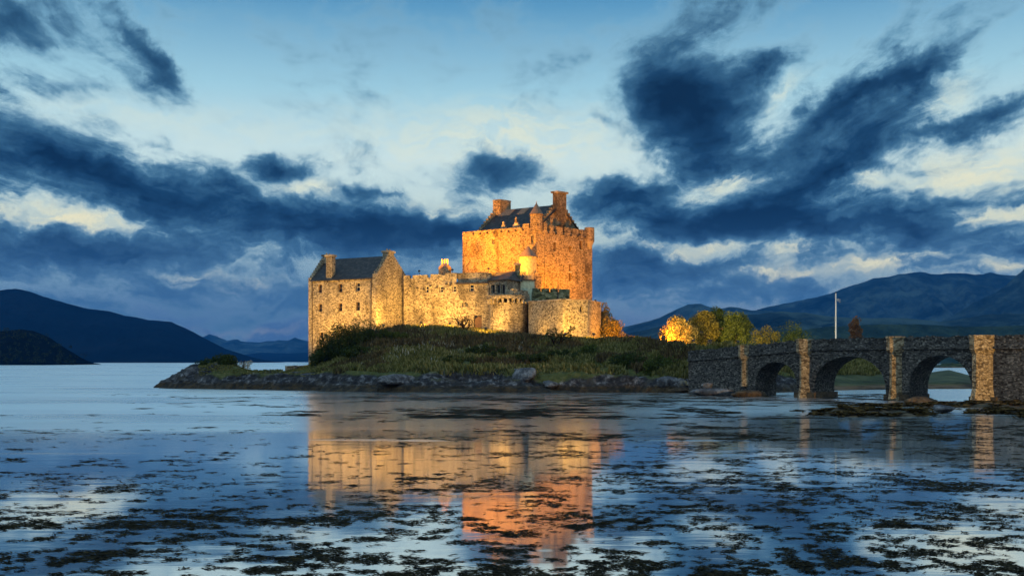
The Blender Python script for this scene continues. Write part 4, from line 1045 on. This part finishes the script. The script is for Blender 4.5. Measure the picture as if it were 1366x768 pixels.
# ground cover: grass, heath, blossom (nobody could count it)
def blades(name, n, mat, seed, umin, umax, keep, hmin, hmax, wid):
    rg = np.random.default_rng(seed); u = rg.uniform(umin, umax, n); k = rg.uniform(0, 1.06, n)
    Ds, Dr, zr, Dc, zc, Db = (np.interp(u, TB[:, 0], TB[:, j]) for j in range(1, 7)); Y = Dr-1.5+(Dc-Dr+1.5)*k
    X = (u-CX)/F*Y; m = keep(u, Y, k, X); u, Y, X, k = u[m], Y[m], X[m], k[m]; z = terrain_z(u, Y); m = z > .9+1.5*fbm(X*.12, Y*.12, 3, 15); u, Y, X, z = u[m], Y[m], X[m], z[m]; n = len(u)
    a = rg.uniform(0, 6.28, n); h = rg.uniform(hmin, hmax, n)*(.6+.8*fbm(X*.35, Y*.35, 3, seed))*np.interp(u, [410, 450], [.28, 1]); w = wid*rg.uniform(.6, 1.4, n); ln = rg.normal(size=(n, 2))*.25*h[:, None]
    b = np.stack([X, Y, z-.05], -1); s = np.stack([np.cos(a)*w, np.sin(a)*w, a*0], -1); tp = b+np.stack([ln[:, 0], ln[:, 1], h], -1)
    md = b+(tp-b)*.55
    v = np.stack([b-s*.5, b+s*.5, md+s, tp, md-s], 1).reshape(-1, 3); f = np.arange(n*5).reshape(-1, 5)
    return struct(np_mesh(name, v, f, mat), 'stuff')
blades('grass', 112000, 'grass', 51, 265, 1215, lambda u, Y, k, X: fbm(X*.16, Y*.16, 4, 61) > .36, .3, .85, .11)
blades('heath', 46000, 'heath', 52, 430, 935, lambda u, Y, k, X: (fbm(X*.16, Y*.16, 4, 61)-.35*(k-.72)*(u > 520) < .43), .4, 1.0, .12)
blades('blossom', 4200, 'flower', 53, 480, 700, lambda u, Y, k, X: (fbm(X*.3, Y*.3, 3, 71) > .52) & (k > .2) & (k < .9), .4, .8, .045)

# ------------------------------------------------------------------ gateposts, flagpole
for px_, y0, D_, lab in ((885, 448, 127, 'dark stone gatepost on the bank below the orange lit tree'), (947, 453, 124, 'dark stone gatepost on the lawn below the golden trees')):
    q = at(px_, D_); g0 = zat(462, D_)-.3; o = thing('gatepost', (q.x, q.y, g0), lab, 'gatepost', 'gateposts by the bridge')
    MB().obox((q.x-.24, q.y-.24), (1, 0), (0, 1), .48, .48, g0-.6, zat(y0, D_)-.15).build('shaft', 'bridge', o)
    MB().ring((q.x, q.y), .4, zat(y0, D_)-.15, zat(y0, D_)+.06, 4, .26, ph=math.pi/4).build('cap', 'bridge', o)
q = at(1115, 150); fp = thing('flagpole', (q.x, q.y, .5), 'tall thin white flagpole rising behind the bridge', 'flagpole')
zt_ = zat(391, 150); MB().tube([(q.x, q.y, .2), (q.x, q.y, zt_)], [.17, .09], 8).build('pole', 'white', fp)
MB().ring(q.xy, .13, zt_, zt_+.22, 8, .03).build('finial', 'pipe', fp)
mb = MB(); N = 7
for i in range(N):
    x0, x1 = i/N*.6, (i+1)/N*.6; w0, w1 = .07*math.sin(i*1.3), .07*math.sin((i+1)*1.3); zz_ = zt_-.75
    mb.quad((q.x+.1+x0, q.y+w0, zz_-.4-x0*.5), (q.x+.1+x1, q.y+w1, zz_-.4-x1*.5), (q.x+.1+x1, q.y+w1, zz_-x1*.3), (q.x+.1+x0, q.y+w0, zz_-x0*.3))
mb.build('flag', 'cloth', fp)

# ------------------------------------------------------------------ seaweed on the water
def weedbeds():
    rg = np.random.default_rng(77); V_, F_ = [], []
    def add(X, Y, size, lift, seed):
        # narrow ragged fronds lying every way on the water
        n = len(X); k = 5; th = rg.uniform(-1.1, 1.1, n); L_ = size*rg.uniform(.7, 2.6, n); w = size*rg.uniform(.12, .38, n)
        lx = np.stack([-L_, -L_*.1, L_, L_*.35, -L_*.5], 1); ly = np.stack([w*0, -w, w*.2, w, w*.7], 1)
        x = lx*np.cos(th)[:, None]-ly*np.sin(th)[:, None]; y = lx*np.sin(th)[:, None]+ly*np.cos(th)[:, None]
        z = (lift*rg.uniform(.0, 1, n))[:, None]*rg.uniform(.0, 1.0, (n, k))+.005
        v = np.stack([X[:, None]+x, Y[:, None]+y, z], -1)
        base = sum(len(q) for q in V_); V_.append(v.reshape(-1, 3)); F_.append(np.arange(n*k).reshape(-1, k)+base)
    def field(Y0, Y1, n, size, lift, thr, seed, sc, um=(-80, 1450), shape=None):
        u = rg.uniform(um[0], um[1], n); Y = 1/rg.uniform(1/Y1, 1/Y0, n)**1.0; X = (u-CX)/F*Y
        d_ = .36*fbm(X*sc, Y*sc*1.25, 3, seed, .5)+.64*fbm(X*sc*2.6, Y*sc*3.6, 4, seed+5, .62)
        th = thr(u, Y, X); m = rg.random(n) < np.clip((d_-th)/.08, 0, 1)**1.1*.8; add(X[m], Y[m], size*(.6+.4*Y[m]/Y0), lift, seed)
    clump = lambda lo, hi, a, b: (lambda u, Y, X: np.interp(Y, [a, b], [lo, hi]))
    # dense foreground beds, thinning with distance
    field(15, 24.5, 190000, .042, .026, lambda u, Y, X: np.interp(Y, [15, 18, 21, 24.5], [.50, .512, .525, .575]), 11, 1.05)
    field(21, 32, 70000, .065, .03, lambda u, Y, X: np.interp(Y, [21, 25, 32], [.53, .55, .585])-.02*(u < 260), 12, .8)
    field(27, 52, 60000, .10, .035, lambda u, Y, X: np.interp(Y, [27, 36, 52], [.57, .575, .58])-.045*np.clip((u-600)/250, 0, 1)+.025*(u < 500), 13, .5)
    field(44, 66, 40000, .16, .04, lambda u, Y, X: np.interp(u, [300, 560, 820, 1000], [.66, .61, .545, .52]), 14, .3, (0, 1450))
    field(62, 108, 44000, .32, .05, lambda u, Y, X: np.interp(u, [150, 400, 540, 640, 1000], [.62, .60, .57, .515, .485])+np.interp(Y, [62, 75, 95], [.01, .01, 0]), 15, .22, (120, 1200))
    return struct(np_mesh('seaweed', np.concatenate(V_), np.concatenate(F_), 'weed'), 'stuff')
weedbeds()
def wrack():
    rg = np.random.default_rng(91); n = 16000; u = rg.uniform(955, 1440, n); Y = rg.uniform(59.5, 85.5, n); X = (u-CX)/F*Y; z = bank_z(u, Y, *MUD)
    m = (z > -.06) & (fbm(X*.5, Y*.7, 4, 93) > .44); X, Y, z = X[m], Y[m], z[m]; n = len(X); k = 5
    th = rg.uniform(-1, 1, n); L_ = rg.uniform(.12, .5, n); w = L_*rg.uniform(.2, .5, n)
    lx = np.stack([-L_, -L_*.1, L_, L_*.35, -L_*.5], 1); ly = np.stack([w*0, -w, w*.2, w, w*.7], 1)
    x = lx*np.cos(th)[:, None]-ly*np.sin(th)[:, None]; y = lx*np.sin(th)[:, None]+ly*np.cos(th)[:, None]
    v = np.stack([X[:, None]+x, Y[:, None]+y, z[:, None]+rg.uniform(.02, .16, (n, k))], -1).reshape(-1, 3)
    struct(np_mesh('bladderwrack', v, np.arange(n*k).reshape(-1, k), 'wrack'), 'stuff')
wrack()

# ------------------------------------------------------------------ floodlights
def emit(name, col, s):
    m, t = new_mat(name); e = t.n('ShaderNodeEmission', {'Color': (*col, 1), 'Strength': s}); t.n('ShaderNodeOutputMaterial', {'Surface': e.outputs[0]}); return m
YEL, ORG, RED, WRM, GRN = (1, .50, .08), (1, .33, .003), (1, .335, .001), (1, .62, .20), (.65, 1, .45)
GAIN = 1.5
def flood(px, D, z, target, watts, col, ang, label, blend=1.0, size=.12, xy=None):
    q = Vector((*(at(px, D).xy if xy is None else xy), z)); tg = Vector(target); d_ = (tg-q).normalized()
    o = thing('floodlight', (q.x, q.y, q.z-.45), label, 'floodlight', 'floodlights round the castle')
    b = Vector((d_.x, d_.y)).normalized() if abs(d_.x)+abs(d_.y) > .01 else Vector((0, 1)); s = Vector((b.y, -b.x)); hc = q-d_*.22
    MB().tube([(q.x, q.y, q.z-.6), (hc.x, hc.y, hc.z-.1)], [.05, .04]).build('post', 'metal', o)
    up = s.to_3d().cross(d_); s3 = s.to_3d()
    mb = MB(); bk = [hc-d_*.12+s3*x*.1+up*y*.08 for x, y in ((-1, -1), (1, -1), (1, 1), (-1, 1))]; fr = [hc+d_*.12+s3*x*.19+up*y*.14 for x, y in ((-1, -1), (1, -1), (1, 1), (-1, 1))]
    mb.quad(*reversed(bk))
    for i in range(4): mb.quad(bk[i], bk[(i+1) % 4], fr[(i+1) % 4], fr[i])
    mb.build('housing', 'metal', o)
    mb = MB(); mb.quad(*[hc+d_*.1+s3*x*.16+up*y*.11 for x, y in ((-1, -1), (1, -1), (1, 1), (-1, 1))]); mb.build('lens', emit('lamp_glow', col, 14), o)
    l = bpy.data.lights.new('lamp', 'SPOT'); l.energy = watts*GAIN*(.70 if col == YEL else 1.0); l.color = col; l.spot_size = R(ang); l.spot_blend = blend; l.shadow_soft_size = size
    lo = bpy.data.objects.new('lamp', l); C.objects.link(lo); lo.parent = o; lo.location = q-o.location; lo.rotation_euler = d_.to_track_quat('-Z', 'Y').to_euler()
    return lo
def wp(px, y, D): return at(px, D, y)
flood(396, 144, 2.8, wp(440, 405, 153), 21000, YEL, 88, 'floodlight on the grass seaward of the house, aimed at its long front')
flood(462, 143.5, 6.6, wp(462, 400, 153), 7000, YEL, 120, 'floodlight hidden among the dark bushes before the house')
flood(512, 147.6, 9.2, wp(514, 400, 152), 5200, YEL, 125, 'floodlight at the foot of the gable')
flood(562, 147, 9.6, wp(566, 400, 154), 6500, YEL, 125, 'floodlight before the battlements, nearest the gable')
flood(600, 146, 9.4, wp(600, 398, 153), 6500, YEL, 125, 'floodlight before the middle of the curtain range')
flood(648, 139.5, 8.4, wp(655, 400, 147), 6000, YEL, 120, 'floodlight below the left flank of the round tower')
flood(754, 135.0, 7.5, wp(754, 418, 139), 4200, YEL, 120, 'floodlight on the bank before the prow of the bastion')
flood(717, 139.6, 7.4, wp(722, 425, 143), 500, YEL, 120, 'floodlight close to the wall at the left corner of the bastion')
flood(792, 134, 7.4, wp(792, 425, 143), 3500, YEL, 110, 'floodlight at the right hand corner of the bastion')
flood(604, 155.5, 18.3, wp(645, 318, 164), 15000, ORG, 105, 'floodlight behind the curtain range under the left end of the keep')
flood(560, 156.4, 18.2, wp(655, 285, 168), 13000, ORG, 60, 'floodlight on the battlements next to the gable, aimed at the keep roof')
flood(652, 149.6, 17.9, wp(700, 320, 160.5), 15500, (1, .36, .006), 105, 'floodlight on the hall eaves aimed up at the keep front')
flood(698, 152.6, 17.0, wp(704, 350, 155), 260, (1, .55, .08), 90, 'floodlight on the hut roof aimed at the stair turret')
flood(774, 151.6, 13.1, wp(757, 330, 163), 17000, RED, 125, 'floodlight on top of the bastion aimed at the keep side')
flood(794, 150, 13.0, wp(778, 378, 165), 3500, RED, 70, 'floodlight on the back corner of the bastion roof')
flood(836, 138, 7.4, wp(812, 430, 148), 5500, ORG, 110, 'floodlight on the crest lighting the rounded orange bush')
flood(577, 156.9, 17.6, wp(593, 353, 159.5), 130, (1, .42, .05), 80, 'floodlight beside the round chimney stack')
flood(700, 149.4, 13.4, wp(700, 380, 152.5), 260, GRN, 130, 'small greenish lamp lighting the hut')
flood(884, 162.3, 6.7, wp(905, 440, 166), 12000, (1, .31, .018), 130, 'bare bright floodlight at the foot of the orange lit tree')
flood(850, 150, 7.0, wp(962, 430, 169), 34000, (1, .62, .14), 44, 'floodlight on the crest washing over the golden trees')
flood(925, 138, 6.6, wp(962, 428, 169), 15000, (1, .78, .25), 70, 'floodlight on the lawn in front of the golden trees')
flood(985, 137, 6.4, wp(1036, 445, 156), 15000, (1, .72, .2), 70, 'floodlight on the lawn aimed at the bushes behind the bridge')
flood(0, 0, 6.0, (bo.x+bd.x*9, bo.y+bd.y*9, 3.0), 50000, (1, .52, .09), 34, 'tall floodlight on the right bank shining along the bridge', xy=(bo+bd*60+bn*6.0))

# ------------------------------------------------------------------ air between the hills
mb = MB(); mb.prism([(-9200, -320), (9200, -320), (9200, 9800), (-9200, 9800)], -2.4, 640)
m, t = new_mat('dusk_haze')
pv = t.n('ShaderNodeVolumePrincipled', {'Color': (.045, .34, .95, 1), 'Density': 6e-5, 'Anisotropy': .1})
t.n('ShaderNodeOutputMaterial', {'Volume': pv.outputs[0]})
struct(mb.build('haze', m), 'stuff')
